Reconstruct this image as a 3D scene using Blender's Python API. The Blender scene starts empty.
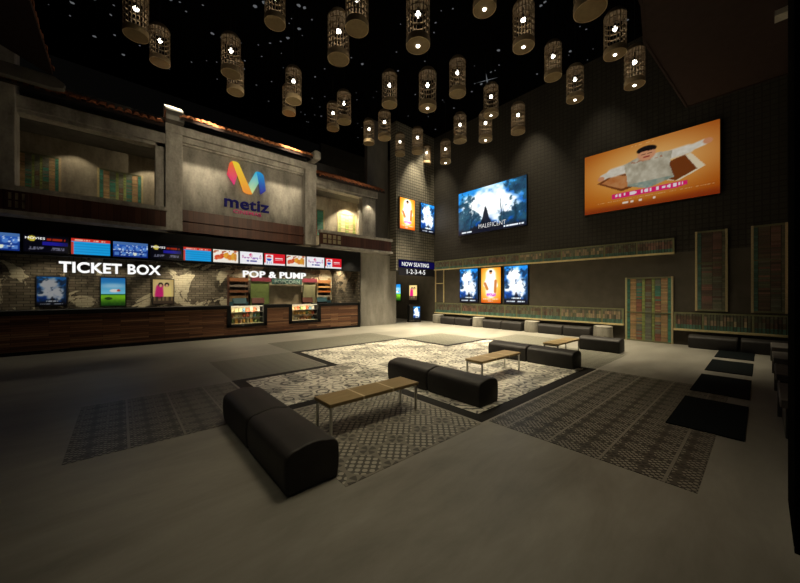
import bpy, bmesh, math, random
from mathutils import Vector, Matrix
random.seed(7)
S = bpy.context.scene
COL = S.collection
PI = math.pi
R = math.radians

# ------------------------------------------------------------------ helpers
def lin(c):
    return tuple(((v/255)/12.92 if v/255 <= .04045 else ((v/255+.055)/1.055)**2.4) for v in c)

class MB:
    """collects shapes, then links them as one mesh object"""
    def __init__(s): s.v = []; s.f = []; s.c = []
    def add(s, vs, fs, col=None):
        n = len(s.v); s.v += [tuple(p) for p in vs]; s.f += [tuple(i+n for i in f) for f in fs]
        s.c += [col]*len(fs)
        return s
    def box(s, x0, x1, y0, y1, z0, z1, col=None, M=None):
        vs = [(x, y, z) for z in (z0, z1) for y in (y0, y1) for x in (x0, x1)]
        if M: vs = [M @ Vector(p) for p in vs]
        return s.add(vs, [(0,2,3,1),(4,5,7,6),(0,1,5,4),(2,6,7,3),(0,4,6,2),(1,3,7,5)], col)
    def prism(s, poly, axis, a0, a1, col=None):
        """poly: 2D counter-clockwise outline; axis: 'x' 'y' 'z' extrusion axis"""
        def P(p, a): return {'z': (p[0], p[1], a), 'y': (p[0], a, p[1]), 'x': (a, p[0], p[1])}[axis]
        n = len(poly)
        vs = [P(p, a0) for p in poly]+[P(p, a1) for p in poly]
        fs = [tuple(range(n-1, -1, -1)), tuple(range(n, 2*n))]+[(i, (i+1) % n, n+(i+1) % n, n+i) for i in range(n)]
        return s.add(vs, fs, col)
    def lathe(s, prof, cx=0, cy=0, n=24, col=None, caps=True):
        vs = []; fs = []
        for r, z in prof:
            vs += [(cx+r*math.cos(2*PI*i/n), cy+r*math.sin(2*PI*i/n), z) for i in range(n)]
        for k in range(len(prof)-1):
            fs += [(k*n+i, k*n+(i+1) % n, (k+1)*n+(i+1) % n, (k+1)*n+i) for i in range(n)]
        if caps: fs += [tuple(range(n-1, -1, -1)), tuple((len(prof)-1)*n+i for i in range(n))]
        return s.add(vs, fs, col)
    def rod(s, a, b, r, n=8, col=None):
        a, b = Vector(a), Vector(b); d = (b-a).normalized()
        u = d.orthogonal().normalized(); w = d.cross(u)
        vs = [p+(u*math.cos(2*PI*i/n)+w*math.sin(2*PI*i/n))*r for p in (a, b) for i in range(n)]
        return s.add(vs, [tuple(range(n-1,-1,-1)), tuple(range(n, 2*n))]+[(i, (i+1) % n, n+(i+1) % n, n+i) for i in range(n)], col)
    def mesh(s, name, mat, smooth=False, fix=True):
        me = bpy.data.meshes.new(name); me.from_pydata(s.v, [], s.f)
        if any(c is not None for c in s.c):
            at = me.color_attributes.new('Col', 'FLOAT_COLOR', 'CORNER')
            for p in me.polygons:
                c = s.c[p.index] or (.2, .2, .2)
                for li in p.loop_indices: at.data[li].color = (*c, 1)
        if fix:
            bm = bmesh.new(); bm.from_mesh(me); bmesh.ops.recalc_face_normals(bm, faces=bm.faces); bm.to_mesh(me); bm.free()
        if mat: me.materials.append(mat)
        if smooth:
            for p in me.polygons: p.use_smooth = True
            try: me.set_sharp_from_angle(angle=R(35))
            except Exception: pass
        return me
    def build(s, name, mat, parent=None, smooth=False, bevel=0, seg=2):
        o = bpy.data.objects.new(name, s.mesh(name, mat, smooth or bevel > 0)); COL.objects.link(o)
        if parent: o.parent = parent
        if bevel:
            m = o.modifiers.new('edge', 'BEVEL'); m.width = bevel; m.segments = seg; m.limit_method = 'ANGLE'; m.angle_limit = R(40)
        return o

def tag(o, label, cat, group=None, kind=None):
    if label: o['label'] = label
    if cat: o['category'] = cat
    if group: o['group'] = group
    if kind: o['kind'] = kind
    return o
def thing(name, label, cat, loc=(0,0,0), rz=0, group=None, kind=None):
    o = bpy.data.objects.new(name, None); COL.objects.link(o); o.empty_display_size = .1
    o.location = loc; o.rotation_euler = (0, 0, rz)
    return tag(o, label, cat, group, kind)
def copy_tree(o, parent=None):
    c = o.copy(); COL.objects.link(c); c.parent = parent
    for ch in [x for x in kids.get(o.name, [])]: 
        kids.setdefault(c.name, []).append(copy_tree(ch, c))
    return c
kids = {}
def register(root):
    for o in bpy.data.objects:
        if o.parent: 
            l = kids.setdefault(o.parent.name, [])
            if o not in l: l.append(o)
def dup(root, loc, label, group=None, rz=None):
    c = copy_tree(root); c.location = loc; c['label'] = label
    if group: c['group'] = group
    if rz is not None: c.rotation_euler = (0, 0, rz)
    return c
def structure(o, label, cat): return tag(o, label, cat, None, 'structure')

# ------------------------------------------------------------------ node materials
class NT:
    def __init__(s, name):
        s.m = bpy.data.materials.new(name); s.m.use_nodes = True
        s.t = s.m.node_tree; s.n = s.t.nodes; s.b = s.n['Principled BSDF']
    def N(s, typ, **kw):
        n = s.n.new(typ)
        for k, v in kw.items(): setattr(n, k, v)
        return n
    def L(s, a, b): s.t.links.new(a, b)
    def math(s, op, a, b=None, c=None, clamp=False):
        n = s.N('ShaderNodeMath', operation=op); n.use_clamp = clamp
        for i, x in enumerate((a, b, c)):
            if x is None: continue
            if isinstance(x, (int, float)): n.inputs[i].default_value = x
            else: s.L(x, n.inputs[i])
        return n.outputs[0]
    def pos(s, scale=(1,1,1), src='Object', swz=None):
        if src == 'Object':
            tc = s.N('ShaderNodeTexCoord'); o = tc.outputs['Object']
        else:
            g = s.N('ShaderNodeNewGeometry'); o = g.outputs['Position']
        if swz:
            sp = s.N('ShaderNodeSeparateXYZ'); cb = s.N('ShaderNodeCombineXYZ'); s.L(o, sp.inputs[0])
            for i, a in enumerate(swz): s.L(sp.outputs[a], cb.inputs[i])
            o = cb.outputs[0]
        mp = s.N('ShaderNodeMapping'); mp.inputs['Scale'].default_value = scale; s.L(o, mp.inputs[0])
        return mp.outputs[0]
    def noise(s, vec, scale=5, detail=4, rough=.55, dist=0):
        n = s.N('ShaderNodeTexNoise'); s.L(vec, n.inputs['Vector'])
        n.inputs['Scale'].default_value = scale; n.inputs['Detail'].default_value = detail
        n.inputs['Roughness'].default_value = rough; n.inputs['Distortion'].default_value = dist
        return n.outputs['Fac']
    def ramp(s, fac, stops, interp='LINEAR'):
        r = s.N('ShaderNodeValToRGB'); s.L(fac, r.inputs[0]); r.color_ramp.interpolation = interp
        e = r.color_ramp.elements
        while len(e) > 1: e.remove(e[-1])
        e[0].position = stops[0][0]; e[0].color = (*stops[0][1], 1)
        for p, c in stops[1:]:
            q = e.new(p); q.color = (*c, 1)
        return r.outputs[0]
    def mix(s, fac, a, b, blend='MIX'):
        m = s.N('ShaderNodeMix', data_type='RGBA', blend_type=blend)
        if isinstance(fac, (int, float)): m.inputs[0].default_value = fac
        else: s.L(fac, m.inputs[0])
        for i, x in ((6, a), (7, b)):
            if isinstance(x, tuple): m.inputs[i].default_value = (*x, 1)
            else: s.L(x, m.inputs[i])
        return m.outputs[2]
    def bump(s, h, strength=.3, dist=.02):
        b = s.N('ShaderNodeBump'); b.inputs['Strength'].default_value = strength; b.inputs['Distance'].default_value = dist
        s.L(h, b.inputs['Height']); s.L(b.outputs[0], s.b.inputs['Normal'])
    def base(s, c, rough=.6, metal=0, spec=.5):
        if isinstance(c, tuple): s.b.inputs['Base Color'].default_value = (*c, 1)
        else: s.L(c, s.b.inputs['Base Color'])
        if isinstance(rough, (int, float)): s.b.inputs['Roughness'].default_value = rough
        else: s.L(rough, s.b.inputs['Roughness'])
        s.b.inputs['Metallic'].default_value = metal; s.b.inputs['Specular IOR Level'].default_value = spec
        return s.m

def plain(name, c, rough=.6, metal=0, spec=.5, var=.15, scale=6):
    t = NT(name); f = t.noise(t.pos(), scale, 4)
    lo = tuple(x*(1-var) for x in c); hi = tuple(min(1, x*(1+var)) for x in c)
    return t.base(t.ramp(f, [(.3, lo), (.7, hi)]), rough, metal, spec)
def emit(name, c, st):
    t = NT(name); t.base((0, 0, 0), .5, 0, 0)
    t.b.inputs['Emission Color'].default_value = (*c, 1); t.b.inputs['Emission Strength'].default_value = st
    return t.m
def lit_art(name, st):
    t = NT(name); a = t.N('ShaderNodeVertexColor', layer_name='Col')
    t.base((.01, .01, .01), .25, 0, .3)
    t.L(a.outputs[0], t.b.inputs['Emission Color']); t.b.inputs['Emission Strength'].default_value = st
    return t.m
def painted(name, rough=.6):
    t = NT(name); a = t.N('ShaderNodeVertexColor', layer_name='Col')
    f = t.noise(t.pos(), 25, 3)
    c = t.mix(t.math('MULTIPLY', f, .6), a.outputs[0], (.05, .04, .03))
    return t.base(c, rough)

M = {}
def concrete(name, lo, hi, rough=.75, sc=1.0):
    t = NT(name); p = t.pos((1, 1, .35), 'Geo')
    f = t.noise(p, 2.2*sc, 8, .65); g = t.noise(t.pos((1,1,1), 'Geo'), 14*sc, 4)
    st = t.noise(t.pos((2.5, 2.5, .8), 'Geo'), 1.6, 6, .65)
    c = t.ramp(t.math('ADD', t.math('MULTIPLY', f, .5), t.math('ADD', t.math('MULTIPLY', g, .15), t.math('MULTIPLY', st, .35))), [(.38, lo), (.6, hi)])
    t.bump(g, .15, .01)
    return t.base(c, rough)
M['concrete'] = concrete('weathered_concrete', (.18, .165, .145), (.46, .43, .385))
M['pier'] = concrete('smooth_pier', (.21, .198, .172), (.34, .32, .285))
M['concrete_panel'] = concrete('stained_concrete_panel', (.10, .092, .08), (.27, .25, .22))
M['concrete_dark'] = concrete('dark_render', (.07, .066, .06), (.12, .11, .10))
M['plaster'] = concrete('old_plaster', (.20, .17, .13), (.42, .37, .28), .9)
M['black'] = plain('matt_black', (.006, .006, .0065), .7, 0, .2)
M['blackgloss'] = plain('black_lacquer', (.008, .008, .008), .35)
M['leather'] = None
M['steel'] = plain('brushed_steel', (.55, .55, .53), .35, 1.0)
M['white'] = plain('white_paint', (.8, .8, .78), .5)
M['ceiling'] = plain('black_ceiling', (.0015, .0015, .0016), .95, 0, .0)
M['soffit'] = plain('dark_brown_boards', (.026, .015, .013), .8, 0, .2)

t = NT('charcoal_leather'); f = t.noise(t.pos(), 60, 3); g = t.noise(t.pos(), 3, 3)
t.bump(f, .08, .004); M['leather'] = t.base(t.ramp(g, [(.3, (.019, .017, .0165)), (.7, (.030, .027, .0255))]), .58, 0, .38)

# polished screed floor with long brushed streaks
t = NT('polished_screed')
p1 = t.pos((.55, 1.0, 1), 'Geo'); p2 = t.pos((.7, 2.6, 1), 'Geo')
f = t.noise(p1, .8, 7, .6, .4); g = t.noise(p2, 1.1, 9, .7, .35); k = t.noise(p1, .28, 3)
v = t.math('ADD', t.math('MULTIPLY', f, .42), t.math('ADD', t.math('MULTIPLY', g, .43), t.math('MULTIPLY', k, .15)))
c = t.ramp(v, [(.34, (.155, .148, .127)), (.5, (.245, .236, .206)), (.64, (.33, .318, .278))])
rf = t.ramp(g, [(.3, (.36,)*3), (.7, (.5,)*3)])
M['floor'] = t.base(c, rf, 0, .35)

def frac_cell(t, vec, size, ox=0, oy=0):
    sp = t.N('ShaderNodeSeparateXYZ'); t.L(vec, sp.inputs[0])
    x = t.math('DIVIDE', t.math('SUBTRACT', sp.outputs[0], ox), size); y = t.math('DIVIDE', t.math('SUBTRACT', sp.outputs[1], oy), size)
    fx = t.math('FRACT', x); fy = t.math('FRACT', y)
    cx = t.math('FLOOR', x); cy = t.math('FLOOR', y)
    return x, y, t.math('SUBTRACT', fx, .5), t.math('SUBTRACT', fy, .5), cx, cy

# encaustic cement tile: rosettes of petals with little stars between
def encaustic(name, size, dark, light, ground, joint_axis=None, joint=.516):
    t = NT(name); vec = t.pos((1,1,1), 'Geo')
    x, y, u, v, cx, cy = frac_cell(t, vec, size)
    def petals(u, v, n, r0, r1):
        r = t.math('SQRT', t.math('ADD', t.math('MULTIPLY', u, u), t.math('MULTIPLY', v, v)))
        a = t.math('ARCTAN2', v, u)
        w = t.math('COSINE', t.math('MULTIPLY', a, n))
        ring = t.math('MULTIPLY', t.math('GREATER_THAN', r, r0), t.math('LESS_THAN', r, r1))
        return r, w, ring
    r = t.math('SQRT', t.math('ADD', t.math('MULTIPLY', u, u), t.math('MULTIPLY', v, v)))
    k4 = 2*PI*2.0
    p_ = t.math('ADD', u, v); q_ = t.math('SUBTRACT', u, v)
    dots = t.math('GREATER_THAN', t.math('ABSOLUTE', t.math('MULTIPLY', t.math('SINE', t.math('MULTIPLY', p_, k4)), t.math('SINE', t.math('MULTIPLY', q_, k4)))),   .40)
    inside = t.math('LESS_THAN', r, .45)
    u2 = t.math('SUBTRACT', t.math('FRACT', t.math('ADD', x, .5)), .5); v2 = t.math('SUBTRACT', t.math('FRACT', t.math('ADD', y, .5)), .5)
    r2, w2, ring2 = petals(u2, v2, 4, .03, .23)
    c = t.mix(t.math('MULTIPLY', ring2, t.math('GREATER_THAN', w2, -.2)), ground, dark)
    c = t.mix(inside, c, dark)
    c = t.mix(t.math('MULTIPLY', inside, dots), c, light)
    if joint_axis is not None:
        sp = t.N('ShaderNodeSeparateXYZ'); t.L(vec, sp.inputs[0])
        q = t.math('FRACT', t.math('DIVIDE', t.math('ADD', sp.outputs[joint_axis], .46), joint))
        c = t.mix(t.math('LESS_THAN', q, .05), c, tuple(.8*a+.2*b for a, b in zip(light, ground)))
    wear = t.noise(vec, 3, 4)
    c = t.mix(t.math('MULTIPLY', wear, .5), c, ground)
    return t.base(c, .45, 0, .4)
M['tile_front'] = encaustic('encaustic_tile', .40, (.026, .025, .022), (.42, .40, .33), (.20, .19, .155))
M['tile_left'] = encaustic('encaustic_tile_fine', .258, (.012, .0115, .010), (.30, .285, .24), (.065, .062, .052), 0)
M['tile_right'] = encaustic('encaustic_tile_small', .258, (.012, .0115, .010), (.30, .285, .24), (.065, .062, .052), 1)
M['tile_grey'] = encaustic('grey_encaustic_tile', .21, (.055, .054, .044), (.26, .256, .205), (.15, .148, .12))

# patchwork of worn black and cream tiles
t = NT('patchwork_tile'); vec = t.pos((1,1,1), 'Geo')
x, y, u, v, cx, cy = frac_cell(t, vec, .30, 3.65, 2.42)
cb = t.N('ShaderNodeCombineXYZ'); t.L(cx, cb.inputs[0]); t.L(cy, cb.inputs[1])
wn = t.N('ShaderNodeTexWhiteNoise', noise_dimensions='2D'); t.L(cb.outputs[0], wn.inputs['Vector'])
rnd = wn.outputs['Value']
dn1 = t.math('MULTIPLY', t.math('SUBTRACT', t.noise(vec, 5, 3), .5), .7); dn2 = t.math('MULTIPLY', t.math('SUBTRACT', t.noise(t.pos((1.3, 1.1, 1), 'Geo'), 5.5, 3), .5), .7)
u = t.math('ADD', u, dn1); v = t.math('ADD', v, dn2)
r = t.math('SQRT', t.math('ADD', t.math('MULTIPLY', u, u), t.math('MULTIPLY', v, v)))
ang = t.math('ARCTAN2', v, u)
pa = t.math('GREATER_THAN', t.math('SINE', t.math('MULTIPLY', r, 16)), -.4)
pb = t.math('GREATER_THAN', t.math('COSINE', t.math('MULTIPLY', ang, 6)), -.4)
pc = t.math('GREATER_THAN', t.math('SINE', t.math('MULTIPLY', t.math('ADD', u, v), 11)), -.4)
sel1 = t.math('GREATER_THAN', rnd, .6); sel2 = t.math('LESS_THAN', rnd, .25)
wn2 = t.N('ShaderNodeTexWhiteNoise', noise_dimensions='3D'); 
cb2 = t.N('ShaderNodeCombineXYZ'); t.L(cx, cb2.inputs[0]); t.L(cy, cb2.inputs[1]); cb2.inputs[2].default_value = 7.3
t.L(cb2.outputs[0], wn2.inputs['Vector']); tone = wn2.outputs['Value']
pat = t.mix(sel1, pb, pa); pat = t.mix(sel2, pat, pc)
lightc = t.ramp(tone, [(0, (.26, .25, .215)), (.3, (.52, .50, .43)), (.6, (.70, .67, .58)), (1, (.78, .75, .66))])
darkc = t.ramp(tone, [(0, (.02, .02, .02)), (.5, (.06, .058, .052)), (.75, (.2, .19, .165)), (1, (.42, .40, .34))])
c = t.mix(pat, darkc, lightc)
big = t.noise(vec, 1.9, 6, .6, 1.2)
c = t.mix(t.ramp(big, [(.50, (0,)*3), (.64, (.35,)*3)]), c, (.66, .63, .55))
M['patch'] = t.base(c, .4, 0, .4)
M['border'] = plain('black_stone', (.008, .0075, .007), .6, 0, .2)
M['mat'] = plain('dark_rubber_mat', (.0035, .006, .007), .9, 0, .1, .3, 40)

# small square mosaic walls
def mosaic(name, swz, size, c1, c2, mortar, rough=.55, bump=.5):
    t = NT(name); vec = t.pos((1,1,1), 'Geo', swz)
    x, y, u, v, cx, cy = frac_cell(t, vec, size)
    e = t.math('MAXIMUM', t.math('ABSOLUTE', u), t.math('ABSOLUTE', v))
    cb = t.N('ShaderNodeCombineXYZ'); t.L(cx, cb.inputs[0]); t.L(cy, cb.inputs[1])
    wn = t.N('ShaderNodeTexWhiteNoise', noise_dimensions='2D'); t.L(cb.outputs[0], wn.inputs['Vector'])
    c = t.mix(wn.outputs['Value'], c1, c2)
    f = t.noise(vec, 2.5, 5); c = t.mix(t.math('MULTIPLY', f, .4), c, c1)
    g = t.math('GREATER_THAN', e, .40)
    c = t.mix(g, c, mortar)
    t.bump(t.math('SUBTRACT', 1, g), bump, .02)
    return t.base(c, rough, 0, .25)
M['mosaic_right'] = mosaic('dark_mosaic', (1, 2, 0), .155, (.040, .036, .030), (.050, .045, .037), (.026, .0235, .020))
M['mosaic_back'] = mosaic('pale_mosaic', (0, 2, 1), .15, (.20, .187, .15), (.27, .25, .20), (.035, .032, .027))
M['wall_warm'] = plain('warm_grey_wall', (.088, .078, .062), .8, 0, .2, .12, 3)
M['wall_plain'] = plain('dark_grey_wall', (.050, .045, .038), .8, 0, .2, .12, 3)

# old brick with peeling plaster
def old_brick(name, swz, thr, plc):
    t = NT(name); vec = t.pos((1,1,1), 'Geo', swz)
    wob = t.noise(vec, 6, 3); 
    b = t.N('ShaderNodeTexBrick'); t.L(vec, b.inputs['Vector'])
    b.inputs['Scale'].default_value = 1; b.inputs['Brick Width'].default_value = .30; b.inputs['Row Height'].default_value = .095
    b.inputs['Mortar Size'].default_value = .012; b.inputs['Mortar Smooth'].default_value = .4; b.inputs['Bias'].default_value = 0
    b.inputs['Color1'].default_value = (.10, .085, .064, 1); b.inputs['Color2'].default_value = (.19, .165, .125, 1); b.inputs['Mortar'].default_value = (.05, .043, .034, 1)
    f = t.noise(vec, .75, 6, .62, .8)
    mask = t.ramp(f, [(thr, (0,)*3), (thr+.015, (1,)*3)])
    pl = t.ramp(t.noise(vec, 4, 5), [(.3, tuple(x*.75 for x in plc)), (.7, plc)])
    plb = t.mix(t.math('MULTIPLY', b.outputs['Fac'], .35), pl, (.12, .1, .08))
    dk = t.ramp(t.noise(vec, 1.4, 5, .6), [(.52, (1,)*3), (.62, (.4,)*3)])
    brick = t.mix(1.0, b.outputs[0], dk, 'MULTIPLY')
    c = t.mix(mask, brick, plb)
    t.bump(t.math('ADD', t.math('SUBTRACT', 1, b.outputs['Fac']), t.math('MULTIPLY', mask, .8)), .5, .03)
    return t.base(c, .9, 0, .2)
M['brick'] = old_brick('peeling_brick', (0, 2, 1), .525, (.56, .51, .38))
M['brick_side'] = old_brick('worn_brown_brick', (1, 2, 0), .56, (.36, .29, .20))

# reclaimed planks on the counter (horizontal) and on the balconies (vertical boards)
def planks(name, swz, bw, rh, cols, rough=.5):
    t = NT(name); vec = t.pos((1,1,1), 'Geo', swz)
    b = t.N('ShaderNodeTexBrick'); t.L(vec, b.inputs['Vector']); b.offset = .37; b.offset_frequency = 2
    b.inputs['Scale'].default_value = 1; b.inputs['Brick Width'].default_value = bw; b.inputs['Row Height'].default_value = rh
    b.inputs['Mortar Size'].default_value = .004; b.inputs['Color1'].default_value = (0, 0, 0, 1); b.inputs['Color2'].default_value = (1, 1, 1, 1)
    b.inputs['Mortar'].default_value = (0, 0, 0, 1)
    mp = t.N('ShaderNodeMapping'); mp.inputs['Scale'].default_value = (1.2, 22, 1); t.L(vec, mp.inputs[0])
    g = t.noise(mp.outputs[0], 1.5, 6, .65, .5)
    sp = t.math('ADD', t.math('MULTIPLY', b.outputs[0], .55), t.math('MULTIPLY', g, .45))
    c = t.ramp(sp, [(i/(len(cols)-1)*.8+.1, k) for i, k in enumerate(cols)])
    c = t.mix(b.outputs['Fac'], c, (.01, .006, .004))
    return t.base(c, rough, 0, .35)
M['planks'] = planks('reclaimed_planks', (0, 2, 1), 1.1, .06, [(.035, .016, .01), (.12, .05, .026), (.22, .10, .05), (.36, .22, .12)])
M['boards'] = planks('red_brown_boards', (2, 0, 1), 3.0, .16, [(.045, .016, .010), (.085, .032, .02), (.12, .048, .03)])
t = NT('oak_top'); g = t.noise(t.pos((3, 30, 8)), 1.2, 6, .6, .4)
M['oak'] = t.base(t.ramp(g, [(.3, (.27, .19, .085)), (.7, (.37, .27, .125))]), .5)
M['strip'] = plain('pale_oak_strip', (.66, .54, .34), .5)
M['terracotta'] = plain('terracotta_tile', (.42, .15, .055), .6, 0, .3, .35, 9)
M['terracotta_dark'] = plain('dark_terracotta_tile', (.26, .085, .035), .7, 0, .3, .35, 9)  # darker tone of the terracotta above
M['bamboo'] = plain('bamboo', (.16, .115, .068), .65, 0, .3, .25, 12)
M['bamboo_rim_lit'] = plain('bamboo_rim_lit', (.46, .35, .21), .7, 0, .3, .15, 12)  # rim bamboo lightened in colour, standing in for light from neighbouring lanterns
M['bamboo_disc_shaded'] = plain('bamboo_disc_shaded', (.20, .145, .075), .75, 0, .2, .12, 12)  # underside bamboo darkened in colour to offset the floor bounce
M['bulb'] = emit('bulb_glow', (1, .93, .80), 9)
M['star'] = emit('fibre_star', (.9, .95, 1), .11)
M['painted'] = painted('aged_paint')
M['navy_metal'] = plain('navy_letter', (.016, .015, .14), .9, 0, .05)
M['pink_metal'] = plain('magenta_letter', (.6, .015, .2), .5)
M['lit_white'] = emit('lit_white_letter', (1, 1, .98), 1.0)
M['drum'] = concrete('cast_concrete', (.22, .21, .18), (.40, .38, .33), .75, 2)
M['glass'] = NT('clear_glass').m
b_ = M['glass'].node_tree.nodes['Principled BSDF']; b_.inputs['Transmission Weight'].default_value = 1; b_.inputs['Roughness'].default_value = .02; b_.inputs['IOR'].default_value = 1.1

# ------------------------------------------------------------------ text and lit artwork
def text_mesh(body, size, depth, bold=0, squeeze=1.0, width=None):
    cu = bpy.data.curves.new('lettering', 'FONT'); cu.body = body; cu.size = size; cu.extrude = depth/2; cu.offset = bold
    cu.align_x = 'LEFT'; cu.space_character = 1.05
    ob = bpy.data.objects.new('tmp_text', cu); COL.objects.link(ob)
    dg = bpy.context.evaluated_depsgraph_get(); dg.update()
    me = bpy.data.meshes.new_from_object(ob.evaluated_get(dg)); bpy.data.objects.remove(ob)
    xs = [v.co.x for v in me.vertices]; x0, x1 = min(xs), max(xs)
    sx = (width/(x1-x0)) if width else squeeze
    for v in me.vertices: v.co.x = (v.co.x-x0)*sx
    return me
def text(name, body, loc, facing, cap, width, depth, mat, parent=None, bold=0):
    """cap = capital height; facing '-y' or '-x'"""
    me = text_mesh(body, cap/.70, depth, bold, 1, width)
    me.materials.append(mat)
    o = bpy.data.objects.new(name, me); COL.objects.link(o)
    rot = (PI/2, 0, 0) if facing == '-y' else (PI/2, 0, -PI/2)
    if parent:
        q = Vector(loc)-parent.location; q.rotate(Matrix.Rotation(-parent.rotation_euler.z, 3, 'Z')); o.parent = parent; o.location = q; o.rotation_euler = (PI/2, 0, 0)
    else: o.location = loc; o.rotation_euler = rot
    return o

def grid_art(name, w, h, nx, ny, paint, mat):
    """a flat picture w x h in the local x-z plane facing -y, coloured per vertex"""
    vs = [(w*i/nx, 0, h*j/ny) for j in range(ny+1) for i in range(nx+1)]
    fs = [(j*(nx+1)+i, j*(nx+1)+i+1, (j+1)*(nx+1)+i+1, (j+1)*(nx+1)+i) for j in range(ny) for i in range(nx)]
    me = bpy.data.meshes.new(name); me.from_pydata(vs, [], fs); me.materials.append(mat)
    at = me.color_attributes.new('Col', 'FLOAT_COLOR', 'POINT')
    for k, (x, _, z) in enumerate(vs): at.data[k].color = (*lin(paint(x/w, z/h)), 1)
    return me
def mixc(a, b, t):
    t = max(0, min(1, t)); return tuple(p+(q-p)*t for p, q in zip(a, b))
def ss(a, b, x):
    t = max(0, min(1, (x-a)/(b-a))); return t*t*(3-2*t)
def ell(u, v, cx, cy, rx, ry, soft=.15):
    d = math.hypot((u-cx)/rx, (v-cy)/ry); return 1-ss(1-soft, 1+soft, d)
def h2(i, j, s=0):
    x = math.sin(i*127.1+j*311.7+s*74.7)*43758.5453; return x-math.floor(x)
def vn(x, y, s=0):
    i, j = math.floor(x), math.floor(y); a, b = x-i, y-j; a = a*a*(3-2*a); b = b*b*(3-2*b)
    return (h2(i,j,s)*(1-a)+h2(i+1,j,s)*a)*(1-b)+(h2(i,j+1,s)*(1-a)+h2(i+1,j+1,s)*a)*b
def fbm(x, y, s=0): return .55*vn(x, y, s)+.28*vn(2*x, 2*y, s)+.17*vn(4*x, 4*y, s)
def seg(u, v, a, b, r, asp=1):
    ax, ay, bx, by = a[0]*asp, a[1], b[0]*asp, b[1]; px, py = u*asp, v
    L = (bx-ax)**2+(by-ay)**2; tt = max(0, min(1, ((px-ax)*(bx-ax)+(py-ay)*(by-ay))/L))
    return 1-ss(r*.7, r*1.2, math.hypot(px-ax-tt*(bx-ax), py-ay-tt*(by-ay)))
def poly_in(u, v, P):
    c = False
    for i in range(len(P)):
        (x1, y1), (x2, y2) = P[i], P[i-1]
        if (y1 > v) != (y2 > v) and u < (x2-x1)*(v-y1)/(y2-y1)+x1: c = not c
    return c

def forest_wide(u, v):            # misty blue forest, pale sky glow, a lone dark rock
    n = fbm(u*6, v*5, 1); m = fbm(u*20, v*13, 3)
    c = mixc((8, 70, 165), (46, 160, 236), ss(.2, .9, n*.7+v*.4))
    g = ell(u, v, .5, .56, .44, .40, .85)
    c = mixc(c, (250, 254, 255), ss(.30, .75, g*.95+(n-.5)*.9))
    for cx_, cy_, rx, ry, k in ((.03, .3, .17, .6, 0), (.98, .35, .22, .6, 2), (.2, .2, .2, .28, 4), (.8, .2, .22, .3, 6), (.5, .0, .7, .2, 8), (.9, .88, .2, .22, 9), (.14, .8, .12, .2, 12)):
        d = ell(u, v, cx_, cy_, rx, ry, .9); q = fbm(u*15, v*10, 20+k)
        c = mixc(c, mixc((10, 34, 58), (40, 92, 112), m), ss(.42, .72, d*.75+(q-.5)*1.3)*.92)
    for (x, w, y1) in ((.215, .016, .66), (.665, .016, .68), (.70, .010, .58), (.86, .03, .55)):
        if v < y1: c = mixc(c, (16, 44, 62), (1-ss(0, w*(.5+1.3*fbm(u*40, v*16, 8))*(1.3-v/y1), abs(u-x-.008*math.sin(v*17+x*40))))*.85)
    wob = .5*(fbm(u*30, v*24, 14)-.5)
    hgt = .16+.30*math.exp(-((u-.44)/.045)**2)+.12*math.exp(-((u-.45)/.12)**2)+.16*wob
    if .2 < u < .7: c = mixc(c, (13, 17, 28), ss(hgt, hgt-.06, v)*.92)
    c = mixc(c, (8, 13, 32), ss(.17, .02, v)*.85)
    if .035 < v < .06 and (.04 < u < .22 or .70 < u < .97) and h2(int(u*110), 3) > .3: c = (225, 232, 240)
    return c
def forest_tall(u, v):
    n = fbm(u*3.5, v*5, 5); m = fbm(u*12, v*16, 6)
    c = mixc((6, 58, 150), (34, 150, 242), ss(.25, .95, v*.7+n*.45))
    g = ell(u, v, .48, .52, .42, .42, .85)
    c = mixc(c, (252, 254, 255), ss(.28, .70, g*.95+(n-.5)*1.0))
    for cx_, cy_, rx, ry, k in ((.0, .45, .22, .55, 1), (1.0, .42, .26, .5, 3), (.18, .9, .2, .12, 5), (.85, .82, .22, .12, 7), (.5, .06, .8, .2, 9)):
        d = ell(u, v, cx_, cy_, rx, ry, .9); q = fbm(u*8, v*11, 30+k)
        c = mixc(c, mixc((8, 24, 52), (30, 84, 130), m), ss(.40, .75, d*.75+(q-.5)*1.2)*.92)
    wob = fbm(u*16, v*16, 14)-.5
    hgt = .16+.17*math.exp(-((u-.52)/.09)**2)+.10*wob
    c = mixc(c, (12, 16, 30), ss(hgt, hgt-.08, v)*.85)
    if .46 < u < .56 and .52 < v < .66: c = mixc(c, (54, 84, 128), ss(.5, .75, m)*.7)
    c = mixc(c, (6, 10, 28), ss(.14, .03, v)*.9)
    if .13 < v < .16 and .3 < u < .72 and h2(int(u*34), 9) > .35: c = (225, 232, 240)
    if .035 < v < .06 and .1 < u < .9 and h2(int(u*46), 4) > .4: c = (200, 208, 220)
    return c
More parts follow.
